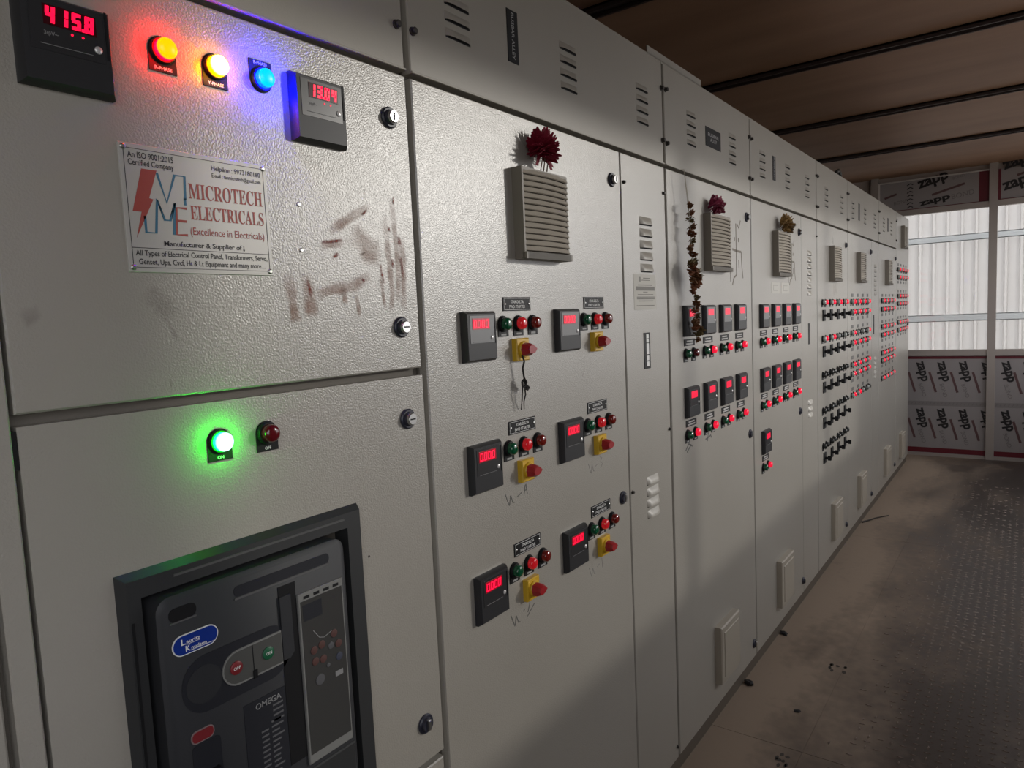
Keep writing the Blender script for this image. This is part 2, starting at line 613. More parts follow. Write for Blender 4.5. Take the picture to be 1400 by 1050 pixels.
def endbar(parent, name, ya, za, yb, zb, w, m):
    """slanted printed bar on the end wall"""
    dy, dz = yb - ya, zb - za
    l = math.hypot(dy, dz)
    ny, nz = -dz / l * w / 2, dy / l * w / 2
    pts = [(ya + ny, za + nz), (yb + ny, zb + nz), (yb - ny, zb - nz), (ya - ny, za - nz)]
    mb = MB()
    v = [(ENDX - 0.001, a, b) for a, b in pts] + [(ENDX, a, b) for a, b in pts]
    mb.add(v, [(0, 1, 2, 3), (7, 6, 5, 4)] + [(i, (i + 1) % 4, 4 + (i + 1) % 4, 4 + i) for i in range(4)])
    return build(name, mb, m, parent, (ENDX, ya, za))


for bi, (a, b, starts) in enumerate(((0.32, -0.607, [0.17 - 0.169 * k for k in range(5)]),
                                     (-0.607, -RW + 0.031, [-0.655 - 0.155 * k for k in range(5)]))):
    y1, y0 = a - 0.031, b + 0.031
    bd = ex('cladding_board', y0, y1, 0.026, SILL - 0.055, FILM, wend, 0.0, 0.03)
    ex('film_edge', y0, y1, 0.906, 0.93, FILMRED, bd, -0.001, 0.0)
    ex('film_edge', y0, y1, 0.030, 0.076, FILMRED, bd, -0.001, 0.0)
    ex('film_band', y0, y1, 0.470, 0.513, FILMBAND, bd, -0.0008, 0.0)
    k = int((y1 - y0) / 0.03)
    for j in range(k):
        yy = y1 - 0.015 - j * 0.03
        endbar(bd, 'chevron', yy + 0.006, 0.483, yy - 0.004, 0.502, 0.005, FILMGREY)
    for zt in (0.87, 0.435):
        for ys in starts:
            if ys - 0.10 < y0 - 0.0 and bi == 0 and ys < -0.45:
                pass
            endtext(bd, 'zapp', FILMBLACK, ys - 0.004, zt, -76, width=0.190, height=0.082, offset=0.036)
            if ys - 0.10 > y0:
                endtext(bd, 'BOND', FILMGREY, ys - 0.048, zt - 0.2, -73, width=0.125)
            if ys + 0.03 < y1:
                endbar(bd, 'printed_bar', ys + 0.033, zt - 0.085, ys - 0.02, zt - 0.272, 0.019, FILMBAR)
    # upper boards
    ub = ex('cladding_board', y0, y1, HEAD + 0.05, 2.545, FILM, wend, 0.0, 0.03)
    if bi == 0:
        ex('film_edge', -0.573, -0.501, 2.283, 2.545, FILMRED, ub, -0.001, 0.0)
        ex('film_edge', -0.573, y1, 2.283, 2.290, FILMRED, ub, -0.001, 0.0)
        endtext(ub, 'zapp', FILMBLACK, -0.048, 2.432, 15, width=0.245, offset=0.034)
        endtext(ub, 'BOND', FILMGREY, -0.30, 2.335, 9, width=0.17)
        endtext(ub, 'zapp', FILMBLACK, -0.048, 2.288, 9, width=0.245, height=0.055, offset=0.034)
        endtext(ub, 'BOND', FILMGREY, -0.305, 2.505, 12, width=0.09)
        endbar(ub, 'printed_bar', -0.144, 2.395, -0.394, 2.461, 0.019, FILMBAR)
        endbar(ub, 'printed_bar', 0.24, 2.41, 0.14, 2.44, 0.019, FILMBAR)
        endtext(ub, 'BOND', FILMGREY, 0.16, 2.34, 9, width=0.12)
        for j in range(7):
            zz = 2.30 + j * 0.034
            endbar(ub, 'chevron', 0.055, zz, 0.03, zz + 0.016, 0.008, FILMBLACK)
            endbar(ub, 'chevron', 0.03, zz + 0.016, 0.006, zz + 0.004, 0.008, FILMBLACK)
    if bi == 1:
        ex('film_edge', -0.658, y1, 2.283, 2.545, FILMRED, ub, -0.001, 0.0)
        ex('film_edge', y0, -0.658, 2.283, 2.290, FILMRED, ub, -0.001, 0.0)
        for zz in (2.50, 2.325):
            endtext(ub, 'zapp', FILMBLACK, -0.685, zz, 15, width=0.245, offset=0.034)
            endtext(ub, 'BOND', FILMGREY, -0.95, zz + 0.06, 12, width=0.17)
        endbar(ub, 'printed_bar', -0.77, 2.475, -1.02, 2.541, 0.019, FILMBAR)
# glazing
GLASS = bpy.data.materials.new('window_glass')
GLASS.use_nodes = True
nt = GLASS.node_tree
nt.nodes.clear()
go = nt.nodes.new('ShaderNodeOutputMaterial')
gm = nt.nodes.new('ShaderNodeMixShader')
gt = nt.nodes.new('ShaderNodeBsdfTransparent')
gt.inputs['Color'].default_value = (0.95, 0.955, 0.95, 1)
gg = nt.nodes.new('ShaderNodeBsdfGlossy')
gg.inputs['Roughness'].default_value = 0.05
gm.inputs['Fac'].default_value = 0.05
nt.links.new(gt.outputs[0], gm.inputs[1])
nt.links.new(gg.outputs[0], gm.inputs[2])
nt.links.new(gm.outputs[0], go.inputs['Surface'])
for i, (a, b) in enumerate(zip(POSTS[:-1], POSTS[1:])):
    w = ex('window_%d' % (i + 1), b + 0.031, a - 0.031, SILL, HEAD, GLASS, None, 0.005, 0.009)
    structure(w, ['bright window pane hidden behind the cabinets', 'bright window pane beside the far end of the cabinets',
                  'bright window pane at the picture edge'][i])

# outside: ground and white corrugated sheet wall with two purlins
GROUND = mat('outside_ground', (0.30, 0.28, 0.25), 0.9)
noise_color(GROUND, 1.0, (0.26, 0.24, 0.21), (0.34, 0.32, 0.29))
structure(build('ground_outside', MB().box(-25, 30, -30, 15, -0.35, -0.2), GROUND, None, (2, 0, -0.2)), 'pale ground outside the windows')
SHEET = bpy.data.materials.new('white_sheet')
SHEET.use_nodes = True
nt = SHEET.node_tree
nt.nodes.clear()
so = nt.nodes.new('ShaderNodeOutputMaterial')
sm = nt.nodes.new('ShaderNodeMixShader')
sdn = nt.nodes.new('ShaderNodeBsdfDiffuse')
sdn.inputs['Color'].default_value = (0.77, 0.755, 0.745, 1)
stn = nt.nodes.new('ShaderNodeBsdfTranslucent')
stn.inputs['Color'].default_value = (0.77, 0.755, 0.745, 1)
sm.inputs['Fac'].default_value = 0.8
nt.links.new(sdn.outputs[0], sm.inputs[1])
nt.links.new(stn.outputs[0], sm.inputs[2])
nt.links.new(sm.outputs[0], so.inputs['Surface'])
SX = 8.3
shed = thing('corrugated_sheet_wall', (SX, -0.5, -0.2), 'white corrugated sheet wall outside the end windows', 'fence')
# trapezoid profile as one sheet with thickness
prof = []
y = 1.6
while y > -3.4:
    for dy, dx in ((0, 0.0), (0.008, 0.034), (0.026, 0.034), (0.034, 0.0)):
        prof.append((y - dy, dx))
    y -= 0.1195
mb = MB()
n = len(prof)
v = []
for z in (-0.2, 3.0):
    v += [(SX + dx, yy, z) for yy, dx in prof]
    v += [(SX + dx + 0.002, yy, z) for yy, dx in prof]
f = []
for i in range(n - 1):
    f.append((i, i + 1, 2 * n + i + 1, 2 * n + i))
    f.append((n + i, n + i + 1, 3 * n + i + 1, 3 * n + i))
mb.add(v, f)
build('sheet', mb, SHEET, shed, (SX, -0.5, -0.2))
for z0, z1 in ((2.010, 2.072), (1.228, 1.297)):
    mb = MB().box(SX - 0.05, SX - 0.002, -3.4, 1.6, z0, z0 + 0.006)
    mb.box(SX - 0.05, SX - 0.044, -3.4, 1.6, z0, z1)
    mb.box(SX - 0.05, SX - 0.002, -3.4, 1.6, z1 - 0.006, z1)
    build('purlin', mb, GALV, shed, (SX - 0.03, -0.5, z0))

# ------------------------------------------------------------------ shared cabinet fittings
def louver_mesh(w, h, out):
    """pressed louvre: bulges out towards its open lower edge"""
    mb = MB()
    nx, nz = 10, 4
    v = []
    for j in range(nz + 1):
        t = j / nz
        for i in range(nx + 1):
            u = i / nx * 2 - 1
            e = 1 - abs(u) ** 6
            bulge = out * math.sin(t * math.pi / 2) * e
            v.append((u * w / 2, -bulge - 0.0003, h * (1 - t)))
    f = []
    for j in range(nz):
        for i in range(nx):
            a = j * (nx + 1) + i
            f.append((a, a + 1, a + nx + 2, a + nx + 1))
    mb.add(v, f, 0)
    # the open mouth underneath, its shade painted as black faces and a strip
    o = nz * (nx + 1)
    for i in range(nx):
        p, q = v[o + i], v[o + i + 1]
        mb.add([p, q, (q[0], 0.0, q[2]), (p[0], 0.0, p[2])], [(0, 1, 2, 3)], 1)
    mb.box(-w / 2 * 0.96, w / 2 * 0.96, -0.0010, 0, -0.0022, 0.0, 1)
    return mb.mesh('louver', [TRUNKP, BLACK], 50)


LOUV = louver_mesh(0.072, 0.015, 0.006)
LOUV_A = louver_mesh(0.078, 0.021, 0.009)
BOLT = MB().lathe([(0.0075, 0.0), (0.0075, -0.002), (0.006, -0.003), (0.006, -0.008), (0.0045, -0.0095)], 12).mesh('bolt', DSTEEL, 40)
SCREW = MB().lathe([(0.0034, 0.0), (0.0034, -0.001), (0.002, -0.0022)], 12).mesh('screw', STEEL, 40)

LOCK = MB().lathe([(0.0175, 0.0), (0.0175, -0.003), (0.0155, -0.005), (0.0125, -0.005), (0.0115, -0.009), (0.0108, -0.009)], 28).mesh('lock', [BLUERING], 40)
b_ = MB().lathe([(0.0104, -0.004), (0.0104, -0.0125), (0.0092, -0.014)], 24)
b_.box(-0.006, 0.006, -0.0146, -0.013, -0.0012, 0.0012, 1)
BARREL = b_.mesh('lock_barrel', [CHROME, BLACK], 40)
b_ = MB().lathe([(0.0104, -0.004), (0.0104, -0.0125), (0.0092, -0.014)], 24)
b_.box(-0.0012, 0.0012, -0.0146, -0.013, -0.0065, 0.0065, 1)
BARREL_V = b_.mesh('lock_barrel', [CHROME, BLACK], 40)
b_ = MB().lathe([(0.0104, -0.003), (0.0104, -0.007), (0.008, -0.0075), (0.0078, -0.004)], 24)
b_.cbox(-0.0035, 0.0035, -0.013, -0.004, -0.0095, 0.0095, 0.0012)
BARREL_W = b_.mesh('lock_barrel', [STEEL], 40)


def lock(cab, x, z, kind=0, y=0.0):
    l = put('lock', LOCK, cab, (x, y, z))
    put('lock_barrel', [BARREL, BARREL_V, BARREL_W][kind], l, (x, y, z))
    return l


# panel meter 96 x 96
def meter_base(w=0.096, d=0.015):
    mb = MB()
    h = w / 2
    mb.cbox(-h, h, -d, 0.0, -h, h, 0.0045, 0, 0.008)
    return mb.mesh('meter', [BEZEL], 30)


METER = meter_base()
b_ = MB().box(-0.037, 0.037, -0.0006, 0.0, -0.026, 0.026)
METERFACE = b_.mesh('meter_face', [FACEP])
SHEENFACE = mat('meter_face_sheen', (0.16, 0.16, 0.16), 0.35)  # sheen on the top-row meters put into a greyer face colour
METERSHEEN = MB().box(-0.037, 0.037, -0.0006, 0.0, -0.026, 0.026).mesh('meter_face', [SHEENFACE])
b_ = MB().box(-0.0012, 0.0012, -0.0009, 0, -0.026, 0.026)
METERSLOT = b_.mesh('face_slot', [BLACK])
METERBTN = MB().lathe([(0.0042, 0), (0.0042, -0.0016), (0.003, -0.0024)], 14).mesh('button', [mat('silver_button', (0.62, 0.61, 0.6), 0.3, 0.3)], 40)
DISPWIN = MB().box(-0.0265, 0.0265, -0.0008, 0, -0.0105, 0.0105).mesh('display', [DARKWIN])
DISPGLOW = MB().box(-0.0265, 0.0265, -0.0008, 0, -0.0105, 0.0105).mesh('display', [LEDBACK])
DISPFULL = MB().box(-0.024, 0.024, -0.0012, 0, -0.0105, 0.0105).mesh('display', [LEDFULL])
FACELINE = MB().box(-0.026, 0.026, -0.0007, 0, -0.0003, 0.0003).mesh('printed_line', [GREYPRINT])


def meter(cab, x, z, text=None, far=False, d=0.015, grey=False):
    """x, z: centre"""
    m = put('meter', METER, cab, (x, 0, z))
    yf = -d
    put('meter_face', METERSHEEN if grey else METERFACE, m, (x + 0.0, yf, z + 0.014))
    put('face_slot', METERSLOT, m, (x + 0.040, yf, z + 0.012))
    put('button', METERBTN, m, (x + 0.029, yf, z - 0.003))
    put('printed_line', FACELINE, m, (x - 0.004, yf - 0.0006, z - 0.0105))
    if far:
        put('display', DISPFULL, m, (x - 0.004, yf, z + 0.0245))
    else:
        put('display', DISPGLOW, m, (x - 0.004, yf - 0.0004, z + 0.0245))
        put('digits', digits_mesh(text, 0.049, 0.0155, LED), m, (x - 0.0285, yf - 0.0013, z + 0.0165))
    return m


# pilot lamp with arched legend plate
def legend_poly(r=0.0172, drop=0.0255, flip=False):
    p = []
    for k in range(0, 13):
        a = math.pi * k / 12
        p.append((r * math.cos(a), r * math.sin(a)))
    p += [(-r, -drop), (r, -drop)]
    if flip:
        p = [(x, -z) for x, z in p]
    return p


COLLAR = MB().lathe([(0.0158, -0.0015), (0.0158, -0.005), (0.0146, -0.0068), (0.0128, -0.0068)], 22).mesh('collar', [BLACK], 40)
LEGEND = MB().prism(legend_poly(), -0.0016, 0.0).mesh('pilot_lamp', [BLACK])
LEGEND_F = MB().prism(legend_poly(flip=True), -0.0016, 0.0).mesh('pilot_lamp', [BLACK])
LENSP = [(0.0126, -0.004), (0.0126, -0.0125), (0.0121, -0.0155), (0.0102, -0.0178), (0.0062, -0.0192), (0.002, -0.0196)]
LENS = {}


def lens_mesh(m):
    if m.name not in LENS:
        LENS[m.name] = MB().lathe(LENSP, 22).mesh('lens', [m], 60)
    return LENS[m.name]


LEGTXT = MB().box(-0.0085, 0.0085, -0.0004, 0, -0.002, 0.002).mesh('legend_print', [mat('legend_print', (0.3, 0.3, 0.29), 0.6)])


def lamp(cab, x, z, m, text=None, flip=False, far=False, label=None):
    p = put('pilot_lamp', LEGEND_F if flip else LEGEND, cab, (x, 0, z))
    put('collar', COLLAR, p, (x, 0, z))
    put('lens', lens_mesh(m), p, (x, 0, z))
    if text:
        put('lettering', text_mesh(text, WHITEP, None, 0.0042, 0.01, align='CENTER'), p, (x, -0.0017, z + (0.0195 if flip else -0.0232)))
    elif not far:
        put('legend_print', LEGTXT, p, (x, -0.0017, z - 0.0212))
    if label:
        p['label'] = label
    return p


# yellow and red rotary switch
SWPLATE = MB().cbox(-0.0225, 0.0225, -0.013, 0.0, -0.0235, 0.0235, 0.002).mesh('rotary_switch', [YELLOW])
b_ = MB().lathe([(0.0175, -0.012), (0.0175, -0.016), (0.0155, -0.018)], 22)
HUB_R = b_.mesh('hub', [YELLOW], 40)
b_ = MB()
# handle: pointed grip lying sideways
prof = [(-0.016, 0.0), (-0.012, 0.0115), (0.0, 0.0145), (0.011, 0.0105), (0.020, 0.0), (0.011, -0.0105), (0.0, -0.0145), (-0.012, -0.0115)]
n = len(prof)
v = [(px_, -0.016, pz_) for px_, pz_ in prof] + [(px_ * 1.0, -0.030, pz_ * 0.9) for px_, pz_ in prof] + [(px_ * 0.82, -0.037, pz_ * 0.6) for px_, pz_ in prof]
f = [tuple(range(n)), tuple(range(2 * n, 3 * n))]
for a in (0, n):
    f += [(a + i, a + (i + 1) % n, a + n + (i + 1) % n, a + n + i) for i in range(n)]
b_.add(v, f)
HANDLE = b_.mesh('handle', [REDKNOB], 35)


def rotary(cab, x, z):
    s = put('rotary_switch', SWPLATE, cab, (x, 0, z))
    put('hub', HUB_R, s, (x, 0, z))
    put('handle', HANDLE, s, (x, 0, z))
    return s


# black rotary switch of the far cabinets
B_PLATE = MB().cbox(-0.024, 0.024, -0.006, 0, -0.029, 0.029, 0.0015).mesh('rotary_switch', [BLACK])
b_ = MB().lathe([(0.007, -0.006), (0.007, -0.018), (0.006, -0.020)], 16)
b_.cbox(-0.004, 0.004, -0.036, -0.018, -0.012, 0.012, 0.002)
B_KNOB = b_.mesh('handle', [BLACK], 40)


def black_rotary(cab, x, z):
    s = put('rotary_switch', B_PLATE, cab, (x, 0, z))
    put('handle', B_KNOB, s, (x, 0, z))
    return s


PLATE_B = MB().cbox(-0.049, 0.049, -0.0016, 0, -0.014, 0.014, 0.0004).mesh('label_plate', [BLACK])
b_ = MB()
for (a, b, c, d) in ((-0.0455, 0.0455, 0.0112, 0.0119), (-0.0455, 0.0455, -0.0119, -0.0112), (-0.0455, -0.0449, -0.0112, 0.0112), (0.0449, 0.0455, -0.0112, 0.0112)):
    b_.box(a, b, -0.0004, 0, c, d)
PLATE_RIM = b_.mesh('printed_border', [WHITEP])
PLSCREW = MB().lathe([(0.0028, 0), (0.0028, -0.0006), (0.0018, -0.0014)], 12).mesh('screw', [CHROME], 40)


def label_plate(cab, x, z, l1, l2):
    p = put('label_plate', PLATE_B, cab, (x, 0, z))
    put('printed_border', PLATE_RIM, p, (x, -0.0016, z))
    put('lettering', text_mesh(l1, WHITEP, 0.046, 0.0062, 0.012, align='CENTER'), p, (x, -0.0017, z + 0.0015))
    put('lettering', text_mesh(l2, WHITEP, 0.056, 0.0062, 0.012, align='CENTER'), p, (x, -0.0017, z - 0.0085))
    for s in (-1, 1):
        put('screw', PLSCREW, p, (x + s * 0.042, -0.0016, z))
    return p


SMALLP = MB().cbox(-0.043, 0.043, -0.0014, 0, -0.0105, 0.0105, 0.0004).mesh('label_plate', [BLACK])
b_ = MB().box(-0.024, 0.024, -0.0003, 0, 0.0015, 0.0062).box(-0.029, 0.029, -0.0003, 0, -0.0068, -0.0022)
SMALLTXT = b_.mesh('printed_lines', [mat('plate_print', (0.42, 0.41, 0.39), 0.6)])


def small_plate(cab, x, z):
    p = put('label_plate', SMALLP, cab, (x, 0, z))
    put('printed_lines', SMALLTXT, p, (x, -0.0014, z))
    return p


# louvred vent hood over a fan
def vent_slat(w, h, d0, d1, t):
    """one bowed slat, sloping down and out"""
    mb = MB()
    nx = 8
    v = []
    for i in range(nx + 1):
        u = i / nx * 2 - 1
        bow = 0.007 * (1 - u * u)
        x = u * w / 2
        v += [(x, -d0 - bow, h), (x, -d1 - bow, h * 0.24), (x, -d1 - bow + 0.004, h * 0.16), (x, -d0 - bow + 0.006, h * 0.9)]
    f = []
    for i in range(nx):
        for k in range(4):
            a, b = i * 4 + k, i * 4 + (k + 1) % 4
            f.append((a, b, b + 4, a + 4))
    f += [(0, 1, 2, 3), tuple(nx * 4 + k for k in range(4))]
    return mb.add(v, f).mesh('slat', [VENT], 40)


VW, VH, NS = 0.196, 0.186, 14
SLAT = vent_slat(VW - 0.006, 0.0128, 0.0195, 0.026, 0.0028)
b_ = MB()
b_.box(-VW / 2, VW / 2, -0.012, 0, 0, VH)
b_.box(-VW / 2, -VW / 2 + 0.006, -0.0255, -0.012, 0, VH)
b_.box(VW / 2 - 0.006, VW / 2, -0.022, -0.012, 0, VH)
b_.box(-VW / 2 + 0.006, VW / 2 - 0.006, -0.030, -0.012, 0, 0.014)
b_.box(-VW / 2 + 0.006, VW / 2 - 0.006, -0.024, -0.012, VH - 0.006, VH)
b_.prism([(-VW / 2, 0), (VW / 2, 0), (VW / 2, 0.014), (-VW / 2, 0.014)], -0.030, -0.02)
VENTBODY = b_.mesh('vent_hood', [mat('vent_body_shade', (0.22, 0.195, 0.16), 0.5)])  # darker brown plastic; shade of the hood's sides put into its colour


def vent(cab, x0, z0, k=1.0):
    xc = x0 + VW / 2 * k
    p = put('vent_hood', VENTBODY, cab, (xc, 0, z0))
    p.scale.x = k
    for q in range(NS):
        put('slat', SLAT, p, (xc, 0, z0 + 0.014 + (VH - 0.018) * q / NS))
    return p


FW = 0.19
b_ = MB()
b_.cbox(-FW / 2, FW / 2, -0.026, 0, 0, 0.205, 0.004)
FILTER = b_.mesh('filter_cover', [VENTL])
FILTERIN = MB().cbox(-FW / 2 + 0.022, FW / 2 - 0.022, -0.003, 0, 0, 0.16, 0.002).mesh('filter_panel', [VENTL])


def filter_cover(cab, x0, z0):
    xc = x0 + FW / 2
    p = put('filter_cover', FILTER, cab, (xc, 0, z0))
    put('filter_panel', FILTERIN, p, (xc, -0.026, z0 + 0.022))


def louvers(cab, x, z_top, n, pitch, me=LOUV):
    for k in range(n):
        put('louver', me, cab, (x, 0, z_top - k * pitch))


def bolt(cab, x, z):
    put('bolt', BOLT, cab, (x, 0, z))


def door(cab, x0, x1, z0, z1, name='door', m=PAINT, y=0.0):
    return build(name, MB().cbox(x0, x1, y, y + 0.019, z0, z1, 0.0022), m, cab, ((x0 + x1) / 2, y, z0))


TOPZ, JZ = 2.165, 1.868


def cabinet(x0, x1, label, cat='cabinet'):
    c = thing('switchgear_cabinet', ((x0 + x1) / 2, 0.3, 0.0), label, cat, 'row of switchgear cabinets')
    build('body', MB().box(x0 + 0.002, x1 - 0.002, 0.019, 0.62, 0.05, TOPZ - 0.006), GAP, c, ((x0 + x1) / 2, 0.3, 0.05))
    build('roof_plate', MB().box(x0 + 0.001, x1 - 0.001, 0.004, 0.625, TOPZ - 0.006, TOPZ), TRUNKP, c, ((x0 + x1) / 2, 0.3, TOPZ - 0.006))
    build('plinth', MB().box(x0, x1, 0.012, 0.6, 0.0, 0.05), PLINTH, c, ((x0 + x1) / 2, 0.3, 0))
    return c


def cover(c, x0, x1):
    mb = MB().cbox(x0, x1, 0.0, 0.019, JZ + 0.0045, TOPZ - 0.007, 0.0022)
    mb.cbox(x0, x1, -0.0045, 0.002, JZ + 0.0045, JZ + 0.0085, 0.001)
    return build('top_cover', mb, TRUNKP, c, ((x0 + x1) / 2, 0, JZ + 0.0045))


# ------------------------------------------------------------------ cabinet at the very edge
c0 = cabinet(-0.42, 0.279, 'pale grey cabinet edge beside the voltmeter cabinet, cut by the picture edge')
door(c0, -0.41, 0.246, 0.06, 1.862)
build('corner_post', MB().cbox(0.254, 0.279, -0.004, 0.019, 0.05, TOPZ - 0.007, 0.002), PAINT, c0, (0.266, 0, 0.05))
cover(c0, -0.41, 0.25)

# ------------------------------------------------------------------ cabinet 1: phase lamps, nameplate, breaker
c1 = cabinet(0.28, 0.912, 'grey cabinet with lit phase lamps, company nameplate and a dark breaker below')
cover(c1, 0.285, 0.905)
door(c1, 0.285, 0.905, 1.370, 1.8645)
build('hinge_slot', MB().box(0.2795, 0.2835, -0.002, 0.018, 1.312, 1.353), BLACK, c1, (0.281, 0, 1.312))
# lower door has a cut-out for the breaker
mb = MB()
DX0, DX1, DZ0, DZ1 = 0.285, 0.905, 0.664, 1.357
OX0, OX1, OZ0, OZ1 = 0.372, 0.729, 0.70, 1.16
for (a, b, c_, d) in ((DX0, DX1, OZ1, DZ1), (DX0, DX1, DZ0, OZ0), (DX0, OX0, OZ0, OZ1), (OX1, DX1, OZ0, OZ1)):
    mb.box(a, b, 0.0, 0.019, c_, d)
build('door', mb, PAINT, c1, (0.6, 0, DZ0))
door(c1, 0.285, 0.905, 0.06, 0.650)
for z in (1.944,):
    bolt(c1, 0.890, z)
    bolt(c1, 0.890, 2.09)


def big_meter(cab, x, z, text, unit):
    m = put('meter', METER, cab, (x, 0, z))
    yf = -0.015
    put('meter_face', METERFACE, m, (x, yf, z + 0.014))
    put('face_slot', METERSLOT, m, (x + 0.0405, yf, z + 0.019))
    put('button', METERBTN, m, (x + 0.030, yf, z + 0.0015))
    put('printed_line', FACELINE, m, (x - 0.002, yf - 0.0006, z - 0.0055))
    put('display', DISPWIN, m, (x + 0.003, yf - 0.0004, z + 0.0255))
    put('digits', digits_mesh(text, 0.052, 0.0180, LED, 0.21), m, (x - 0.0225, yf - 0.0013, z + 0.0165))
    put('lettering', text_mesh(unit, GREYPRINT, None, 0.0055, 0.01), m, (x - 0.024, yf - 0.0008, z + 0.003))
    for q in range(2):
        put('indicator_dot', DOTLED, m, (x + 0.004 + 0.011 * q, yf - 0.0006, z + 0.0105))
    return m


DOTLED = MB().lathe([(0.0013, 0), (0.0013, -0.0005)], 8).mesh('indicator_dot', [LED])
bm1 = big_meter(c1, 0.3685, 1.7645, '415.8', '3\u03c6V~')
bm2 = big_meter(c1, 0.7105, 1.7645, '13.04', '3\u03c6A~')
lamp(c1, 0.480, 1.791, LAMP_R, 'R-PHASE', label='glowing red phase lamp')
lamp(c1, 0.549, 1.789, LAMP_Y, 'Y-PHASE', label='glowing yellow phase lamp')
lamp(c1, 0.6185, 1.790, LAMP_B, 'B-PHASE', flip=True, label='glowing blue phase lamp')
lamp(c1, 0.512, 1.3045, LAMP_G, 'ON', label='glowing green ON lamp')
lamp(c1, 0.584, 1.3045, REDOFF, 'OFF', label='unlit dark red OFF lamp')
lock(c1, 0.860, 1.787, 1)
lock(c1, 0.860, 1.442, 0)
lock(c1, 0.862, 1.285, 0)
lock(c1, 0.861, 0.735, 2)
for x, z in ((0.667, 1.627), (0.666, 1.561)):
    put('screw', SCREW, c1, (x, 0, z))
build('small_mark', MB().lathe([(0.002, 0), (0.002, -0.0006)], 8, (0.756, 0, 1.074)), DSTEEL, c1, (0.756, 0, 1.074))

# nameplate
npl = build('nameplate', MB().cbox(0.4165, 0.614, -0.0022, 0.0, 1.523, 1.6735, 0.0004), NPM, c1, (0.515, 0, 1.523))
YN = -0.0023
mb = MB()
for (a, b, c_, d) in ((0.4215, 0.609, 1.6675, 1.6681), (0.4215, 0.609, 1.5285, 1.5291), (0.4215, 0.4221, 1.5291, 1.6675), (0.6084, 0.609, 1.5291, 1.6675), (0.4215, 0.609, 1.5515, 1.5522)):
    mb.box(a, b, YN - 0.0003, YN, c_, d)
build('printed_border', mb, INK, npl, (0.515, YN, 1.5285))
for x, z in ((0.4215, 1.6685), (0.609, 1.6685), (0.609, 1.5285), (0.4215, 1.5285)):
    put('screw', SCREW, npl, (x, -0.0022, z))


def npt(s, m, x0, x1, z0, h, **kw):
    put('lettering', text_mesh(s, m, x1 - x0, h, **kw), npl, (x0, YN - 0.0001, z0))


npt('An ISO 9001:2015', INK, 0.426, 0.4815, 1.6570, 0.0075, offset=0.012)
npt('Certified Company', INK, 0.426, 0.4815, 1.6465, 0.0090, offset=0.012)
npt('Helpline : 9973180180', INK, 0.532, 0.604, 1.6540, 0.0082, offset=0.008)
npt('E-mail : tanmicrotech@gmail.com', INK, 0.532, 0.604, 1.6455, 0.0072, offset=0.006)
npt('MICROTECH', RED_PRINT, 0.4985, 0.6045, 1.6165, 0.0195, serif=True)
npt('ELECTRICALS', RED_PRINT, 0.4985, 0.6045, 1.5905, 0.0180, serif=True)
npt('(Excellence in Electricals)', RED_PRINT, 0.4965, 0.6035, 1.5685, 0.0125, offset=0.0)
npt('Manufacturer & Supplier of', INK, 0.461, 0.5675, 1.5535, 0.0085, offset=0.014)
npt('All Types of Electrical Control Panel, Transformers, Servo,', INK, 0.4255, 0.6055, 1.5405, 0.0088, offset=0.010)
npt('Genset, Ups, Cvcf, Ht & Lt Equipment and many more....', INK, 0.4285, 0.6015, 1.5302, 0.0088, offset=0.010)
mb = MB().stroke([(0.5705, 1.5615), (0.5705, 1.5555)], 0.0009, YN - 0.0003, 0.0003)
mb.prism([(0.569, 1.5565), (0.572, 1.5565), (0.5705, 1.5535)], YN - 0.0003, YN)
build('printed_arrow', mb, INK, npl, (0.5705, YN, 1.5535))
build('logo_bolt', MB().prism([(0.441, 1.6455), (0.4595, 1.6455), (0.4475, 1.6115), (0.4525, 1.6105), (0.4285, 1.5635), (0.4370, 1.5945), (0.4265, 1.5945)], YN - 0.0003, YN), RED_PRINT, npl, (0.44, YN, 1.563))
mb = MB()
for s in ([(0.4595, 1.6430), (0.4690, 1.6080), (0.4815, 1.6430), (0.4945, 1.6430), (0.4930, 1.6140)],
          [(0.4925, 1.6160), (0.4925, 1.6075)],
          [(0.4405, 1.5900), (0.4405, 1.5705), (0.4525, 1.5705), (0.4570, 1.6110), (0.4645, 1.5870), (0.4715, 1.5870), (0.4790, 1.6090), (0.4750, 1.5700)]):
    mb.stroke(s, 0.0031, YN - 0.0003, 0.0003)
build('logo_letter', mb, BLUE_PRINT, npl, (0.466, YN, 1.57))
mb = MB()
for s in ([(0.4940, 1.6035), (0.4805, 1.6035), (0.4785, 1.5705), (0.4925, 1.5705)], [(0.4805, 1.5875), (0.4925, 1.5875)]):
    mb.stroke(s, 0.0030, YN - 0.0003, 0.0003)
build('logo_letter', mb, RED_PRINT, npl, (0.486, YN, 1.57))

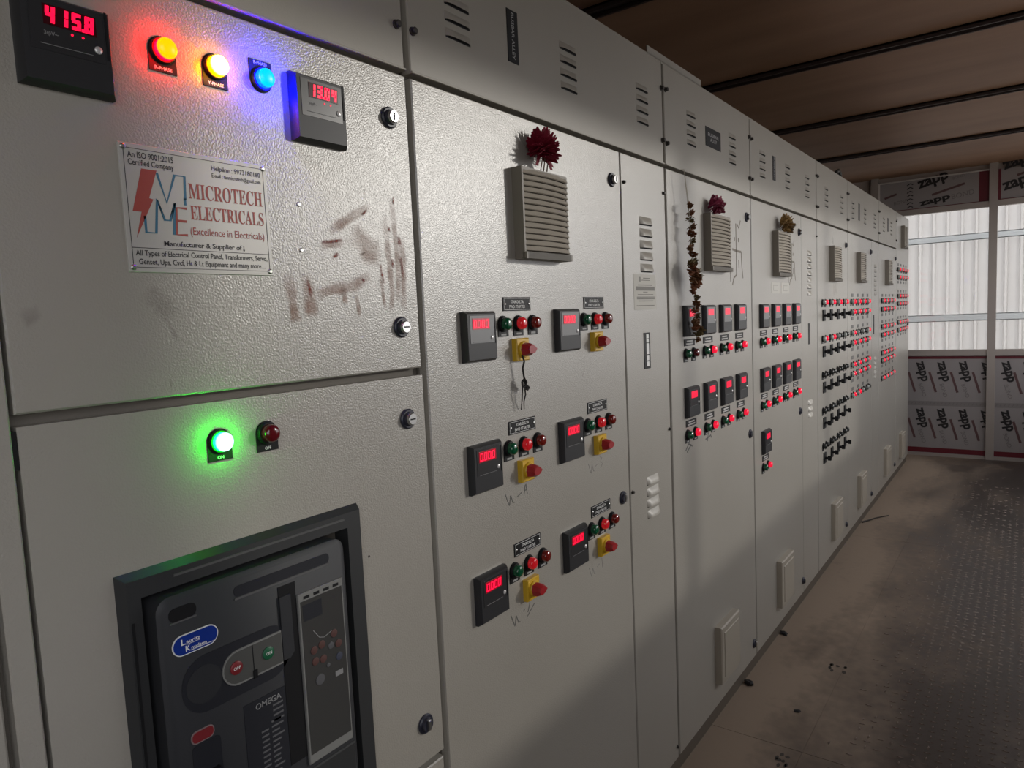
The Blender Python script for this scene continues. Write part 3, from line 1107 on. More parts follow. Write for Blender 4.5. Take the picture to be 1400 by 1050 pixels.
# rust-coloured paste marks left on the upper door
def paste(name, base, amount, scale=60):
    m = bpy.data.materials.new(name)
    m.use_nodes = True
    nt = m.node_tree
    N, L = nt.nodes, nt.links
    b = N['Principled BSDF']
    b.inputs['Base Color'].default_value = (*base, 1)
    b.inputs['Roughness'].default_value = 0.8
    tc = N.new('ShaderNodeTexCoord')
    # soft outline: fades towards the rim of the smear
    at = N.new('ShaderNodeAttribute')
    at.attribute_name = 'core'
    n = N.new('ShaderNodeTexNoise')
    n.inputs['Scale'].default_value = scale
    n.inputs['Detail'].default_value = 5
    L.new(tc.outputs['Object'], n.inputs['Vector'])
    r = N.new('ShaderNodeMapRange')
    r.inputs['From Min'].default_value = 0.22
    r.inputs['From Max'].default_value = 0.75
    L.new(n.outputs['Fac'], r.inputs['Value'])
    mu = N.new('ShaderNodeMath'); mu.operation = 'MULTIPLY'
    L.new(r.outputs['Result'], mu.inputs[0])
    L.new(at.outputs['Fac'], mu.inputs[1])
    m2 = N.new('ShaderNodeMath'); m2.operation = 'MULTIPLY'
    m2.inputs[1].default_value = amount
    L.new(mu.outputs[0], m2.inputs[0])
    L.new(m2.outputs[0], b.inputs['Alpha'])
    return m


SMEAR = paste('faded_paste', (0.34, 0.155, 0.09), 0.62, 28)
BLOOD = paste('red_brown_paste', (0.27, 0.035, 0.018), 1.0, 160)
DUST = paste('grey_smudge', (0.24, 0.215, 0.18), 0.3, 30)


def smear(cab, name, pts, w, m, y=-0.0006):
    """soft-edged smear following a line on the door"""
    n = len(pts)
    me = bpy.data.meshes.new(name)
    v, f, core = [], [], []
    K = 4
    sub = []
    for i in range(n - 1):
        for k in range(K):
            t = k / K
            sub.append((pts[i][0] + (pts[i + 1][0] - pts[i][0]) * t, pts[i][1] + (pts[i + 1][1] - pts[i][1]) * t))
    sub.append(pts[-1])
    N_ = len(sub)
    for i, p in enumerate(sub):
        a, b = sub[max(i - 1, 0)], sub[min(i + 1, N_ - 1)]
        dx, dz = b[0] - a[0], b[1] - a[1]
        l = math.hypot(dx, dz) or 1
        ww = w * (0.75 + 0.5 * random.random())
        e = min(1.0, 2.5 * min(i, N_ - 1 - i) / N_ * 2 + 0.0)
        for s, c in ((-1, 0), (-0.4, 1), (0.4, 1), (1, 0)):
            v.append((p[0] - dz / l * ww / 2 * s, y, p[1] + dx / l * ww / 2 * s))
            core.append(c * e)
    for i in range(N_ - 1):
        for k in range(3):
            a = i * 4 + k
            f.append((a, a + 1, a + 5, a + 4))
    me.from_pydata(v, [], f)
    at = me.attributes.new('core', 'FLOAT', 'POINT')
    at.data.foreach_set('value', core)
    me.materials.append(m)
    return _place(name, me, cab)


def _place(name, me, cab):
    c = Vector((sum(v.co.x for v in me.vertices) / len(me.vertices), 0, sum(v.co.z for v in me.vertices) / len(me.vertices)))
    for v in me.vertices:
        v.co -= c
    return put(name, me, cab, c)


for pts, w in (([(0.640, 1.53), (0.646, 1.47), (0.648, 1.455)], 0.022), ([(0.672, 1.53), (0.676, 1.48), (0.676, 1.462)], 0.026),
               ([(0.68, 1.495), (0.72, 1.505), (0.76, 1.51), (0.80, 1.53)], 0.022), ([(0.716, 1.59), (0.76, 1.615), (0.81, 1.64)], 0.020),
               ([(0.70, 1.57), (0.75, 1.578)], 0.018), ([(0.76, 1.60), (0.80, 1.57), (0.80, 1.54)], 0.05), ([(0.855, 1.66), (0.858, 1.60), (0.862, 1.54), (0.855, 1.47)], 0.016),
               ([(0.838, 1.63), (0.84, 1.57), (0.845, 1.50), (0.838, 1.465)], 0.016), ([(0.872, 1.60), (0.874, 1.54), (0.868, 1.465)], 0.018),
               ([(0.765, 1.50), (0.77, 1.46)], 0.010), ([(0.74, 1.51), (0.742, 1.48)], 0.012), ([(0.82, 1.53), (0.826, 1.47)], 0.012)):
    smear(c1, 'paste_smear', pts, w, SMEAR)
for pts, w in (([(0.672, 1.52), (0.676, 1.505), (0.678, 1.492)], 0.007), ([(0.700, 1.575), (0.722, 1.577), (0.745, 1.580)], 0.006),
               ([(0.722, 1.553), (0.736, 1.560)], 0.008), ([(0.821, 1.548), (0.823, 1.53), (0.828, 1.513)], 0.006), ([(0.866, 1.595), (0.869, 1.578)], 0.010),
               ([(0.868, 1.562), (0.870, 1.545), (0.872, 1.52)], 0.007), ([(0.848, 1.558), (0.85, 1.54)], 0.007), ([(0.860, 1.66), (0.858, 1.645)], 0.004),
               ([(0.786, 1.622), (0.80, 1.632)], 0.005), ([(0.779, 1.522), (0.785, 1.518)], 0.006), ([(0.845, 1.61), (0.846, 1.60)], 0.006)):
    smear(c1, 'paste_streak', pts, w, BLOOD, -0.0008)
for pts, w in (([(0.455, 1.470), (0.462, 1.455), (0.470, 1.435)], 0.006), ([(0.300, 1.47), (0.32, 1.478)], 0.02), ([(0.455, 1.395), (0.455, 1.38)], 0.003),
               ([(0.43, 1.50), (0.45, 1.49), (0.465, 1.465)], 0.03)):
    smear(c1, 'smudge', pts, w, DUST)

# ------------------------------------------------------------------ air circuit breaker
ACBM = mat('breaker_grey', (0.026, 0.027, 0.028), 0.5)
ACBF = mat('breaker_face', (0.026, 0.027, 0.030), 0.55, 0, 0.35)
ACBD = mat('breaker_panel', (0.018, 0.019, 0.024), 0.5, 0, 0.35)
CLEARP = mat('clear_cover_edge', (0.20, 0.20, 0.19), 0.3)
brk = thing('circuit_breaker', (0.55, 0.0, 0.70), 'dark grey circuit breaker with oval blue badge set into the cabinet door', 'breaker')
mb = MB()
A0, A1, Z0, Z1 = 0.365, 0.736, 0.690, 1.168      # outer frame
I0, I1, K0, K1 = 0.389, 0.706, 0.714, 1.137      # opening
YF = -0.012
v = []
for (a, b, c_, d, yy) in ((A0, A1, Z0, Z1, -0.0005), (A0 + 0.008, A1 - 0.004, Z0 + 0.006, Z1 - 0.008, YF), (I0, I1, K0, K1, YF), (I0, I1, K0, K1, 0.05)):
    v += [(a, yy, c_), (b, yy, c_), (b, yy, d), (a, yy, d)]
f = []
for r in range(3):
    for i in range(4):
        j = (i + 1) % 4
        f.append((r * 4 + i, r * 4 + j, r * 4 + 4 + j, r * 4 + 4 + i))
f.append((12, 13, 14, 15))
mb.add(v, f)
build('frame', mb, ACBM, brk, (0.55, 0, 0.69))
build('frame_groove', MB().box(0.43, 0.70, YF - 0.0012, YF, 1.150, 1.153), mat('groove_edge', (0.09, 0.09, 0.09), 0.4), brk, (0.56, YF, 1.15))
build('frame_groove', MB().box(0.3755, 0.3785, YF - 0.0012, YF, 0.75, 1.11), BLACK, brk, (0.377, YF, 0.75))
YC = -0.030


def rrect(x0, x1, z0, z1, r, n=5):
    p = []
    for cx, cz, a0 in ((x1 - r, z1 - r, 0), (x0 + r, z1 - r, 90), (x0 + r, z0 + r, 180), (x1 - r, z0 + r, 270)):
        for k in range(n + 1):
            a = math.radians(a0 + 90 * k / n)
            p.append((cx + r * math.cos(a), cz + r * math.sin(a)))
    return p


mb = MB()
P1, P2 = rrect(0.397, 0.683, 0.72, 1.132, 0.018), rrect(0.402, 0.679, 0.724, 1.126, 0.014)
n = len(P1)
v = [(x, 0.04, z) for x, z in P1] + [(x, YC + 0.004, z) for x, z in P1] + [(x, YC, z) for x, z in P2]
f = [tuple(range(2 * n, 3 * n))]
for a in (0, n):
    f += [(a + i, a + (i + 1) % n, a + n + (i + 1) % n, a + n + i) for i in range(n)]
mb.add(v, f)
build('front_cover', mb, ACBF, brk, (0.54, YC, 0.72), 40)


def on_brk(name, poly, m, d=0.001, parent=None, y=YC):
    x = sum(p[0] for p in poly) / len(poly)
    z = sum(p[1] for p in poly) / len(poly)
    return build(name, MB().prism(poly, y - d, y), m, parent or brk, (x, y, z))


on_brk('cover_ridge', rrect(0.497, 0.652, 1.099, 1.102, 0.0012), mat('ridge_edge', (0.10, 0.10, 0.10), 0.4), 0.0015)
on_brk('cover_recess', rrect(0.497, 0.652, 1.1025, 1.117, 0.006), ACBD, 0.0006)
on_brk('grip_slot', rrect(0.410, 0.445, 1.100, 1.1175, 0.008), BLACK, 0.0008)
on_brk('slot_edge', rrect(0.4105, 0.4445, 1.0985, 1.1005, 0.0009), mat('ridge_edge', (0.1, 0.1, 0.1)), 0.0014)
badge = on_brk('badge', rrect(0.4105, 0.4705, 1.0555, 1.0815, 0.0129, 8), WHITEP, 0.0012)
on_brk('badge_field', rrect(0.4118, 0.4692, 1.0568, 1.0802, 0.0116, 8), mat('badge_blue', (0.006, 0.03, 0.24), 0.35), 0.0004, badge, YC - 0.0012)
for s, x, z, w, h in (('L', 0.4215, 1.0690, 0.0058, 0.0075), ('auritz', 0.4280, 1.0695, 0.018, 0.0045), ('K', 0.4265, 1.0595, 0.0065, 0.0075), ('nudsen', 0.4338, 1.0600, 0.020, 0.0045)):
    put('lettering', text_mesh(s, WHITEP, w, h, 0.014), badge, (x, YC - 0.0018, z))
mb = MB().box(0.4280, 0.4455, YC - 0.0019, YC - 0.0016, 1.0680, 1.0685)
mb.box(0.4330, 0.4640, YC - 0.0019, YC - 0.0016, 1.0590, 1.0596)
build('badge_rule', mb, WHITEP, badge, (0.445, YC, 1.06))
# oval operating area with the ON and OFF buttons behind a clear lid
on_brk('operating_area', rrect(0.418, 0.575, 0.972, 1.046, 0.034, 8), ACBD, 0.0008)
on_brk('handle_disc', [(0.447 + 0.024 * math.cos(a * math.pi / 12), 1.009 + 0.024 * math.sin(a * math.pi / 12)) for a in range(24)], ACBF, 0.0012)
def dshape(x0, x1, z0, z1):
    r = (z1 - z0) / 2
    return [(x1, z0), (x1, z1)] + [(x0 + r + r * math.cos(math.radians(90 + 180 * k / 10)), z0 + r + r * math.sin(math.radians(90 + 180 * k / 10))) for k in range(11)]


lid = on_brk('button_lid', dshape(0.471, 0.561, 0.987, 1.034), CLEARP, 0.0022)
on_brk('lid_field', dshape(0.473, 0.5605, 0.9895, 1.0315), mat('lid_field', (0.085, 0.085, 0.08), 0.25), 0.0004, lid, YC - 0.0022)
build('lid_split', MB().box(0.515, 0.5158, YC - 0.0032, YC - 0.002, 0.9895, 1.0315), BLACK, lid, (0.515, YC, 0.99))
build('latch', MB().cbox(0.5135, 0.5195, YC - 0.0055, YC - 0.002, 0.986, 0.997, 0.001), BLACK, lid, (0.516, YC, 0.986))
RB = mat('off_button', (0.20, 0.02, 0.025), 0.4)
GB = mat('on_button', (0.012, 0.10, 0.045), 0.4)
for x, m, s in ((0.490, RB, 'OFF'), (0.538, GB, 'ON')):
    bt = build('push_button', MB().lathe([(0.0088, -0.0026), (0.0088, -0.0042), (0.0075, -0.0050)], 24, (x, YC, 1.0115)), m, brk, (x, YC, 1.0115), 40)
    put('lettering', text_mesh(s, WHITEP, None, 0.0042, 0.01, align='CENTER'), bt, (x, YC - 0.0051, 1.0095))
# side flap, slot, trip unit window
build('side_slot', MB().box(0.562, 0.590, YC - 0.0008, YC, 0.835, 1.094), BLACK, brk, (0.576, YC, 0.83))
on_brk('side_flap', [(0.562, 0.990), (0.573, 0.990), (0.580, 0.997), (0.580, 1.080), (0.562, 1.080)], ACBF, 0.003)
win = build('trip_unit', MB().cbox(0.591, 0.671, YC - 0.004, YC, 0.820, 1.0735, 0.001), CLEARP, brk, (0.63, YC, 0.82))
build('window_field', MB().box(0.594, 0.668, YC - 0.0046, YC - 0.004, 0.834, 1.062), mat('trip_window', (0.052, 0.051, 0.049), 0.18), win, (0.63, YC, 0.83))
mb = MB()
for q in range(4):
    mb.box(0.600 + q * 0.0175, 0.610 + q * 0.0175, YC - 0.0046, YC - 0.004, 1.0645, 1.0685)
build('hinge_holes', mb, BLACK, win, (0.63, YC, 1.066))
build('window_header', MB().box(0.597, 0.630, YC - 0.0049, YC - 0.0046, 1.032, 1.056), ACBD, win, (0.61, YC, 1.03))
DIAL = mat('dial_red', (0.085, 0.038, 0.033), 0.5)
DIALG = mat('dial_grey', (0.09, 0.09, 0.095), 0.4)
for x, z, m, r in ((0.611, 0.985, DIAL, 0.006), (0.625, 0.988, DIAL, 0.006), (0.612, 0.968, DIAL, 0.006), (0.626, 0.966, DIAL, 0.006), (0.648, 0.996, DIAL, 0.006),
                   (0.655, 0.978, DIAL, 0.006), (0.641, 0.980, DIALG, 0.005), (0.655, 0.958, mat('dial_blue', (0.045, 0.05, 0.075)), 0.006), (0.618, 0.938, DIALG, 0.008), (0.634, 0.953, DIALG, 0.003)):
    build('setting_dial', MB().lathe([(r, -0.0046), (r, -0.0056), (r * 0.5, -0.0060)], 14, (x, YC, z)), m, win, (x, YC, z), 40)
build('window_print', MB().box(0.646, 0.660, YC - 0.0049, YC - 0.0046, 0.929, 0.937), GREYPRINT, win, (0.65, YC, 0.93))
build('earth_print', MB().stroke([(0.612, 1.014), (0.622, 1.000), (0.630, 0.997), (0.644, 1.001), (0.652, 0.996)], 0.001, YC - 0.0049, 0.0003), GREYPRINT, win, (0.63, YC, 1.0))
build('lower_lid', MB().cbox(0.591, 0.676, YC - 0.003, YC, 0.735, 0.812, 0.002), ACBM, brk, (0.63, YC, 0.735))
# rating plate
rp = on_brk('rating_plate', [(0.497, 0.76), (0.561, 0.76), (0.561, 0.954), (0.497, 0.954)], ACBD, 0.0008)
put('lettering', text_mesh('OMEGA', GREYPRINT, 0.040, 0.0085, 0.012), rp, (0.514, YC - 0.0010, 0.940))
put('lettering', text_mesh('C\u03b5', GREYPRINT, 0.010, 0.007, 0.0), rp, (0.5, YC - 0.0010, 0.853))
mb = MB()
for q in range(20):
    z = 0.9335 - q * 0.0072
    mb.box(0.520 if q > 3 else 0.540, 0.531 if q > 3 else 0.556, YC - 0.0011, YC - 0.0008, z, z + 0.0025)
    if q > 2:
        mb.box(0.536, 0.546 + 0.010 * random.random(), YC - 0.0011, YC - 0.0008, z, z + 0.0025)
build('printed_lines', mb, mat('rating_print', (0.10, 0.10, 0.105), 0.6), rp, (0.54, YC, 0.85))
on_brk('state_window', rrect(0.4235, 0.4545, 0.938, 0.9545, 0.007), mat('window_edge', (0.22, 0.16, 0.16), 0.4), 0.0012)
on_brk('state_flag', rrect(0.4250, 0.4530, 0.9395, 0.953, 0.006), RB, 0.0016)
on_brk('lower_recess', rrect(0.424, 0.462, 0.80, 0.936, 0.006), ACBD, 0.0008)
build('charging_handle', MB().cbox(0.430, 0.456, YC - 0.012, YC, 0.80, 0.897, 0.004), BLACK, brk, (0.443, YC, 0.80))

# ------------------------------------------------------------------ cabinet 2: six starters
c2 = cabinet(0.912, 1.970, 'grey cabinet with six meters, yellow rotary switches and a red dahlia over its vent')
cover(c2, 0.919, 1.963)
door(c2, 0.919, 1.683, 0.060, 1.8645)
door(c2, 1.689, 1.963, 0.060, 1.8645, 'side_door')
for z in (1.944, 2.09):
    bolt(c2, 0.929, z)
    bolt(c2, 1.956, z - 0.004)
for x, z in ((1.703, 1.790), (1.952, 1.790), (1.700, 0.965), (1.952, 1.10), (1.952, 0.10)):
    put('screw', BOLT, c2, (x, 0, z), scale=(0.7, 0.7, 0.7))
for x in (1.052, 1.445, 1.830):
    louvers(c2, x, 2.050, 4, 0.0290)
sg = build('sign_plate', MB().cbox(1.2085, 1.2455, -0.0015, 0, 1.968, 2.0715, 0.0004), BLACK, c2, (1.227, 0, 1.968))
o = put('lettering', text_mesh('BUSBAR ALLEY', mat('dull_white_print', (0.35, 0.35, 0.34), 0.6), 0.092, 0.0095, 0.01), sg, (1.2225, -0.0016, 2.0665), rot=(0, math.radians(90), 0))
vent(c2, 1.202, 1.570, 0.92)
lock(c2, 1.636, 1.787, 1)
lock(c2, 1.642, 0.964, 2)
louvers(c2, 1.829, 1.690, 5, 0.0320, LOUV_A)
louvers(c2, 1.829, 0.965, 4, 0.0320, LOUV_A)
st = build('data_sticker', MB().box(1.745, 1.886, -0.0005, 0, 1.457, 1.553), PAPER, c2, (1.815, 0, 1.457))
mb = MB()
for (a, b, c_, d) in ((0.25, 0.30, 0.80, 0.93), (0.42, 0.72, 0.885, 0.91), (0.34, 0.72, 0.83, 0.85), (0.18, 0.82, 0.69, 0.715), (0.10, 0.93, 0.545, 0.66), (0.4, 0.6, 0.49, 0.51),
                      (0.16, 0.86, 0.42, 0.44), (0.12, 0.92, 0.345, 0.37), (0.12, 0.92, 0.295, 0.325), (0.2, 0.85, 0.235, 0.26), (0.1, 0.9, 0.10, 0.125)):
    mb.box(1.745 + 0.141 * a, 1.745 + 0.141 * b, -0.0008, -0.0005, 1.457 + 0.096 * c_, 1.457 + 0.096 * d)
build('printed_lines', mb, PAPERINK, st, (1.815, -0.0005, 1.457))
ap = build('sign_plate', MB().cbox(1.797, 1.836, -0.0015, 0, 1.292, 1.393, 0.0004), BLACK, c2, (1.816, 0, 1.292))
mb = MB()
for k, (a, b) in enumerate(((0.86, 0.98), (0.74, 0.84), (0.40, 0.72), (0.22, 0.36), (0.05, 0.19))):
    mb.box(1.811, 1.826, -0.0018, -0.0015, 1.294 + 0.096 * a, 1.294 + 0.096 * b)
build('printed_lines', mb, WHITEP, ap, (1.818, -0.0015, 1.34))

COLX = (1.0625, 1.387)
for r, zc in enumerate((1.4165, 1.1615, 0.9035)):
    for cidx, xc in enumerate(COLX):
        meter(c2, xc, zc, '0.000', grey=(r == 0))
        dx = cidx * 0.3235
        label_plate(c2, 1.1995 + dx, zc + 0.0615, 'STAR-DELTA', 'FWD STARTER')
        zl = zc + 0.0215
        lamp(c2, 1.148 + dx, zl, GREENOFF)
        lamp(c2, 1.201 + dx, zl, REDLIT)
        lamp(c2, 1.254 + dx, zl, AMBEROFF)
        rotary(c2, 1.199 + dx, zc - 0.033)

# handwriting under the starters
def writing(cab, strokes, w=0.0022, m=MARKER):
    mb = MB()
    for s in strokes:
        mb.stroke(s, w)
    xs = [p[0] for s in strokes for p in s]
    zs = [p[1] for s in strokes for p in s]
    return build('handwriting', mb, m, cab, (sum(xs) / len(xs), 0, sum(zs) / len(zs)))


def W_at(x, z, k=1.0):
    return [[(x, z + 0.026 * k), (x + 0.006 * k, z + 0.012 * k), (x + 0.012 * k, z)], [(x + 0.013 * k, z + 0.001), (x + 0.017 * k, z + 0.020 * k)], [(x + 0.018 * k, z + 0.020 * k), (x + 0.025 * k, z + 0.003 * k), (x + 0.031 * k, z + 0.003 * k)]]


writing(c2, W_at(1.130, 1.064) + [[(1.171, 1.076), (1.188, 1.082)], [(1.196, 1.075), (1.201, 1.094), (1.204, 1.096), (1.208, 1.074)], [(1.198, 1.083), (1.207, 1.084)]])
writing(c2, W_at(1.470, 1.062) + [[(1.505, 1.076), (1.519, 1.08)], [(1.528, 1.094), (1.538, 1.092), (1.531, 1.082), (1.540, 1.076), (1.530, 1.066)]], 0.0018, MARKERF)
writing(c2, W_at(1.130, 0.806) + [[(1.174, 0.826), (1.179, 0.829)], [(1.192, 0.842), (1.198, 0.846), (1.199, 0.836), (1.190, 0.818)], [(1.188, 0.810), (1.216, 0.829)]])
writing(c2, W_at(1.455, 0.806) + [[(1.495, 0.822), (1.507, 0.826)], [(1.520, 0.838), (1.523, 0.812)]], 0.0018, MARKERF)
smear(c2, 'scuff_mark', [(1.455, 1.30), (1.470, 1.325)], 0.004, DUST)
smear(c2, 'scuff_mark', [(1.545, 1.56), (1.546, 1.552)], 0.004, DUST)

# thread hanging from the first rotary handle
ROPE = mat('black_thread', (0.015, 0.013, 0.012), 0.8)
rope = thing('black_thread', (1.190, -0.030, 1.372), 'knotted black thread hanging from the first yellow rotary switch', 'thread')
YR = -0.016
build('loop', MB().tube([(1.188, YR, 1.374), (1.190, YR - 0.004, 1.36), (1.189, YR, 1.345), (1.191, YR, 1.332), (1.194, YR, 1.320)], 0.0022), ROPE, rope, (1.19, YR, 1.372))
mb = MB()
mb.tube([(1.185, YR, 1.318), (1.190, YR - 0.003, 1.323), (1.196, YR - 0.003, 1.316), (1.193, YR, 1.306), (1.186, YR, 1.307), (1.185, YR, 1.318)], 0.0026)
mb.tube([(1.194, YR, 1.318), (1.199, YR, 1.308), (1.207, YR, 1.303), (1.203, YR, 1.300), (1.195, YR, 1.304)], 0.0034)
build('knot', mb, ROPE, rope, (1.192, YR, 1.31))
for p in ([(1.186, YR, 1.307), (1.183, YR, 1.293), (1.186, YR + 0.003, 1.28), (1.185, YR + 0.006, 1.258)], [(1.193, YR, 1.306), (1.195, YR, 1.29), (1.194, YR + 0.004, 1.275), (1.199, YR + 0.008, 1.258)]):
    build('loose_end', MB().tube(p, [0.0016, 0.0016, 0.0014, 0.0010]), ROPE, rope, p[0])

# ------------------------------------------------------------------ flowers
def petal_ball(mb, c, r, n, lo=-0.45, lw=0.30, seed=1, mi=0, flat=True):
    """many narrow petals fanning out from a centre"""
    rnd = random.Random(seed)
    for k in range(n):
        z = lo + (1 - lo) * (k + 0.5) / n
        a = k * 2.39996 + rnd.random() * 0.3
        s = math.sqrt(max(0, 1 - z * z))
        d = Vector((s * math.cos(a), -abs(s * math.sin(a)) * 0.8 + 0.15 * s, z)).normalized()
        L = r * (0.8 + 0.35 * rnd.random())
        t = d.cross(Vector((0.2, 0.5, 0.8))).normalized()
        nrm = d.cross(t)
        p0 = Vector(c) + d * r * 0.15
        p1 = Vector(c) + d * L * 0.65 + nrm * r * 0.05
        p2 = Vector(c) + d * L
        w = r * lw
        th = nrm * (r * 0.03)
        v = [p0 - t * w * 0.15, p0 + t * w * 0.15, p1 + t * w * 0.5, p2 + t * w * 0.12, p2 - t * w * 0.12, p1 - t * w * 0.5]
        v2 = [q + th for q in v]
        if flat:
            v = [Vector((q.x, min(q.y, -0.002), q.z)) for q in v]
            v2 = [Vector((q.x, min(q.y, -0.001), q.z)) for q in v2]
        mb.add(v + v2, [(0, 1, 2, 5), (5, 2, 3, 4), (6, 11, 8, 7), (11, 10, 9, 8)] + [(i, (i + 1) % 6, 6 + (i + 1) % 6, 6 + i) for i in range(6)], mi)


PETR = mat('crimson_petal', (0.17, 0.005, 0.02), 0.6, 0, 0.2)
STEMM = mat('dry_stem', (0.16, 0.10, 0.07), 0.7)
fl = thing('dahlia_flower', (1.285, -0.024, 1.757), 'crimson dahlia stuck above the vent of the six-meter cabinet', 'flower')
mb = MB()
petal_ball(mb, (1.285, -0.018, 1.801), 0.043, 130, -0.5, 0.32, 3)
build('bloom', mb, PETR, fl, (1.285, -0.032, 1.80))
mb = MB()
for k, (a, l) in enumerate(((-0.6, 0.036), (0.45, 0.034), (0.6, 0.03))):
    p = Vector((1.285 + 0.02 * a, -0.026, 1.792))
    q = p + Vector((math.sin(a) * l, -0.004, -math.cos(a) * l))
    t = Vector((0.006, 0, 0.0))
    mb.add([p - t, p + t, q + t * 0.8, q - t * 0.8, p - t + Vector((0, 0.001, 0)), p + t + Vector((0, 0.001, 0)), q + t * 0.8 + Vector((0, 0.001, 0)), q - t * 0.8 + Vector((0, 0.001, 0))],
           [(0, 1, 2, 3), (4, 7, 6, 5), (0, 4, 5, 1), (1, 5, 6, 2), (2, 6, 7, 3), (3, 7, 4, 0)])
build('drooping_petals', mb, PETR, fl, (1.285, -0.036, 1.78))
mb = MB()
for dx in (-0.006, 0.004, 0.016):
    mb.tube([(1.285 + dx * 0.4, -0.028, 1.80), (1.285 + dx, -0.026, 1.775), (1.285 + dx * 1.1, -0.022, 1.757)], 0.0014, 5)
build('stem', mb, STEMM, fl, (1.285, -0.026, 1.757))

PETM = mat('magenta_petal', (0.20, 0.012, 0.045), 0.6)
fl2 = thing('magenta_flower', (2.325, -0.022, 1.763), 'wilted magenta flower tucked over the vent beside the garland', 'flower')
mb = MB()
petal_ball(mb, (2.312, -0.020, 1.787), 0.034, 46, -0.7, 0.7, 9)
petal_ball(mb, (2.345, -0.020, 1.786), 0.027, 30, -0.6, 0.7, 5)
build('bloom', mb, PETM, fl2, (2.34, -0.022, 1.79))
PETO = mat('marigold_petal', (0.21, 0.115, 0.028), 0.7)
PETO2 = mat('faded_petal', (0.12, 0.075, 0.035), 0.7)
fl3 = thing('marigold_flower', (3.14, -0.022, 1.763), 'faded yellow marigold bunch tucked over the third vent', 'flower')
mb = MB()
petal_ball(mb, (3.130, -0.022, 1.793), 0.042, 60, -0.7, 0.5, 11)
build('bloom', mb, PETO, fl3, (3.14, -0.022, 1.80))
mb = MB()
petal_ball(mb, (3.185, -0.022, 1.785), 0.034, 44, -0.7, 0.5, 12)
build('bloom', mb, PETO2, fl3, (3.2, -0.022, 1.785))

# garland of dried marigolds on a thread
gl = thing('flower_garland', (2.075, -0.03, 1.835), 'dried brown marigold garland hanging in front of a meter', 'garland')
GP = [(2.060, 1.835), (2.063, 1.80), (2.066, 1.765), (2.072, 1.74), (2.078, 1.70), (2.083, 1.66), (2.088, 1.61), (2.094, 1.56), (2.100, 1.53), (2.102, 1.50), (2.104, 1.45), (2.106, 1.40), (2.110, 1.352)]
mb = MB()
mb.tube([(2.047, -0.005, 1.868), (2.047, -0.028, 1.866), (2.047, -0.029, 1.845), (2.062, -0.03, 1.77)], 0.0009, 5)
mb.tube([(2.048, -0.029, 1.845), (2.071, -0.03, 1.77)], 0.0009, 5)
mb.tube([(x, -0.03, z) for x, z in GP[2:]], 0.0012, 5)
build('thread', mb, mat('garland_thread', (0.5, 0.46, 0.38), 0.8), gl, (2.05, -0.01, 1.835))
BL = [mat('dried_marigold', (0.15, 0.062, 0.02), 0.85), mat('dried_marigold_rust', (0.18, 0.058, 0.02), 0.85), mat('dried_leaf', (0.12, 0.08, 0.025), 0.85)]


def blossom_mesh(seed, m):
    mb = MB()
    petal_ball(mb, (0, 0, 0), 1.0, 26, -1.0, 0.75, seed, flat=False)
    return mb.mesh('blossom', [m])


BM = [blossom_mesh(20 + k, BL[k % 3]) for k in range(6)]


def along(z):
    for (xa, za), (xb, zb) in zip(GP[:-1], GP[1:]):
        if za >= z >= zb:
            t = (za - z) / (za - zb)
            return xa + (xb - xa) * t
    return GP[-1][0]


rnd = random.Random(4)
z = 1.763
k = 0
while z > 1.345:
    s = 0.0155 + 0.003 * rnd.random()
    x = along(z)
    put('blossom', BM[k % 6], gl, (x + rnd.uniform(-0.004, 0.004), -0.032, z), (rnd.random() * 0.3, rnd.random() * 0.5, rnd.random() * 6), (s, s, s * 0.62))
    z -= 0.0205 if z > 1.60 else 0.0185
    k += 1
for (x, z, s) in ((2.068, 1.572, 0.026), (2.104, 1.560, 0.024), (2.082, 1.548, 0.028), (2.102, 1.535, 0.026), (2.070, 1.585, 0.02), (2.112, 1.545, 0.02), (2.085, 1.525, 0.02), (2.118, 1.385, 0.02), (2.090, 1.41, 0.017)):
    put('blossom', BM[k % 6], gl, (x, -0.034, z), (rnd.random(), rnd.random() * 6, 0), (s, s, s * 0.8))
    k += 1

# ------------------------------------------------------------------ cabinet 3: eight feeders with garland
c3 = cabinet(1.970, 2.759, 'grey cabinet with two rows of four meters behind the dried garland')
cover(c3, 1.976, 2.754)
door(c3, 1.976, 2.754, 0.060, 1.8645)
for z in (2.088, 1.936):
    bolt(c3, 1.986, z)
    bolt(c3, 2.744, z)
louvers(c3, 2.178, 2.050, 4, 0.0290)
louvers(c3, 2.560, 2.050, 4, 0.0290)
sg = build('sign_plate', MB().cbox(2.300, 2.440, -0.0015, 0, 1.984, 2.046, 0.0005), BLACK, c3, (2.37, 0, 1.984))
DWP = mat('dull_white_print', (0.35, 0.35, 0.34))
for s, z, w in (('BUSBAR', 2.018, 0.10), ('ALLEY', 2.002, 0.06)):
    put('lettering', text_mesh(s, DWP, w, 0.011, 0.01, align='CENTER'), sg, (2.37, -0.0017, z))
vent(c3, 2.266, 1.576)
lock(c3, 2.704, 1.788, 1)
lock(c3, 2.710, 0.965, 2)
lock(c3, 2.720, 0.118, 2)
filter_cover(c3, 2.293, 0.147)


def feeder(cab, x0, zc, red=PINKLIT, grey=False):
    """one feeder: meter, plate, green and red lamps; x0 is the meter's near edge"""
    xc = x0 + 0.048
    meter(cab, xc, zc, None, far=True, grey=grey)
    small_plate(cab, xc + 0.001, zc - 0.067)
    lamp(cab, xc - 0.031, zc - 0.1015, GREENOFF, far=False)
    lamp(cab, xc + 0.032, zc - 0.1015, red, far=False)


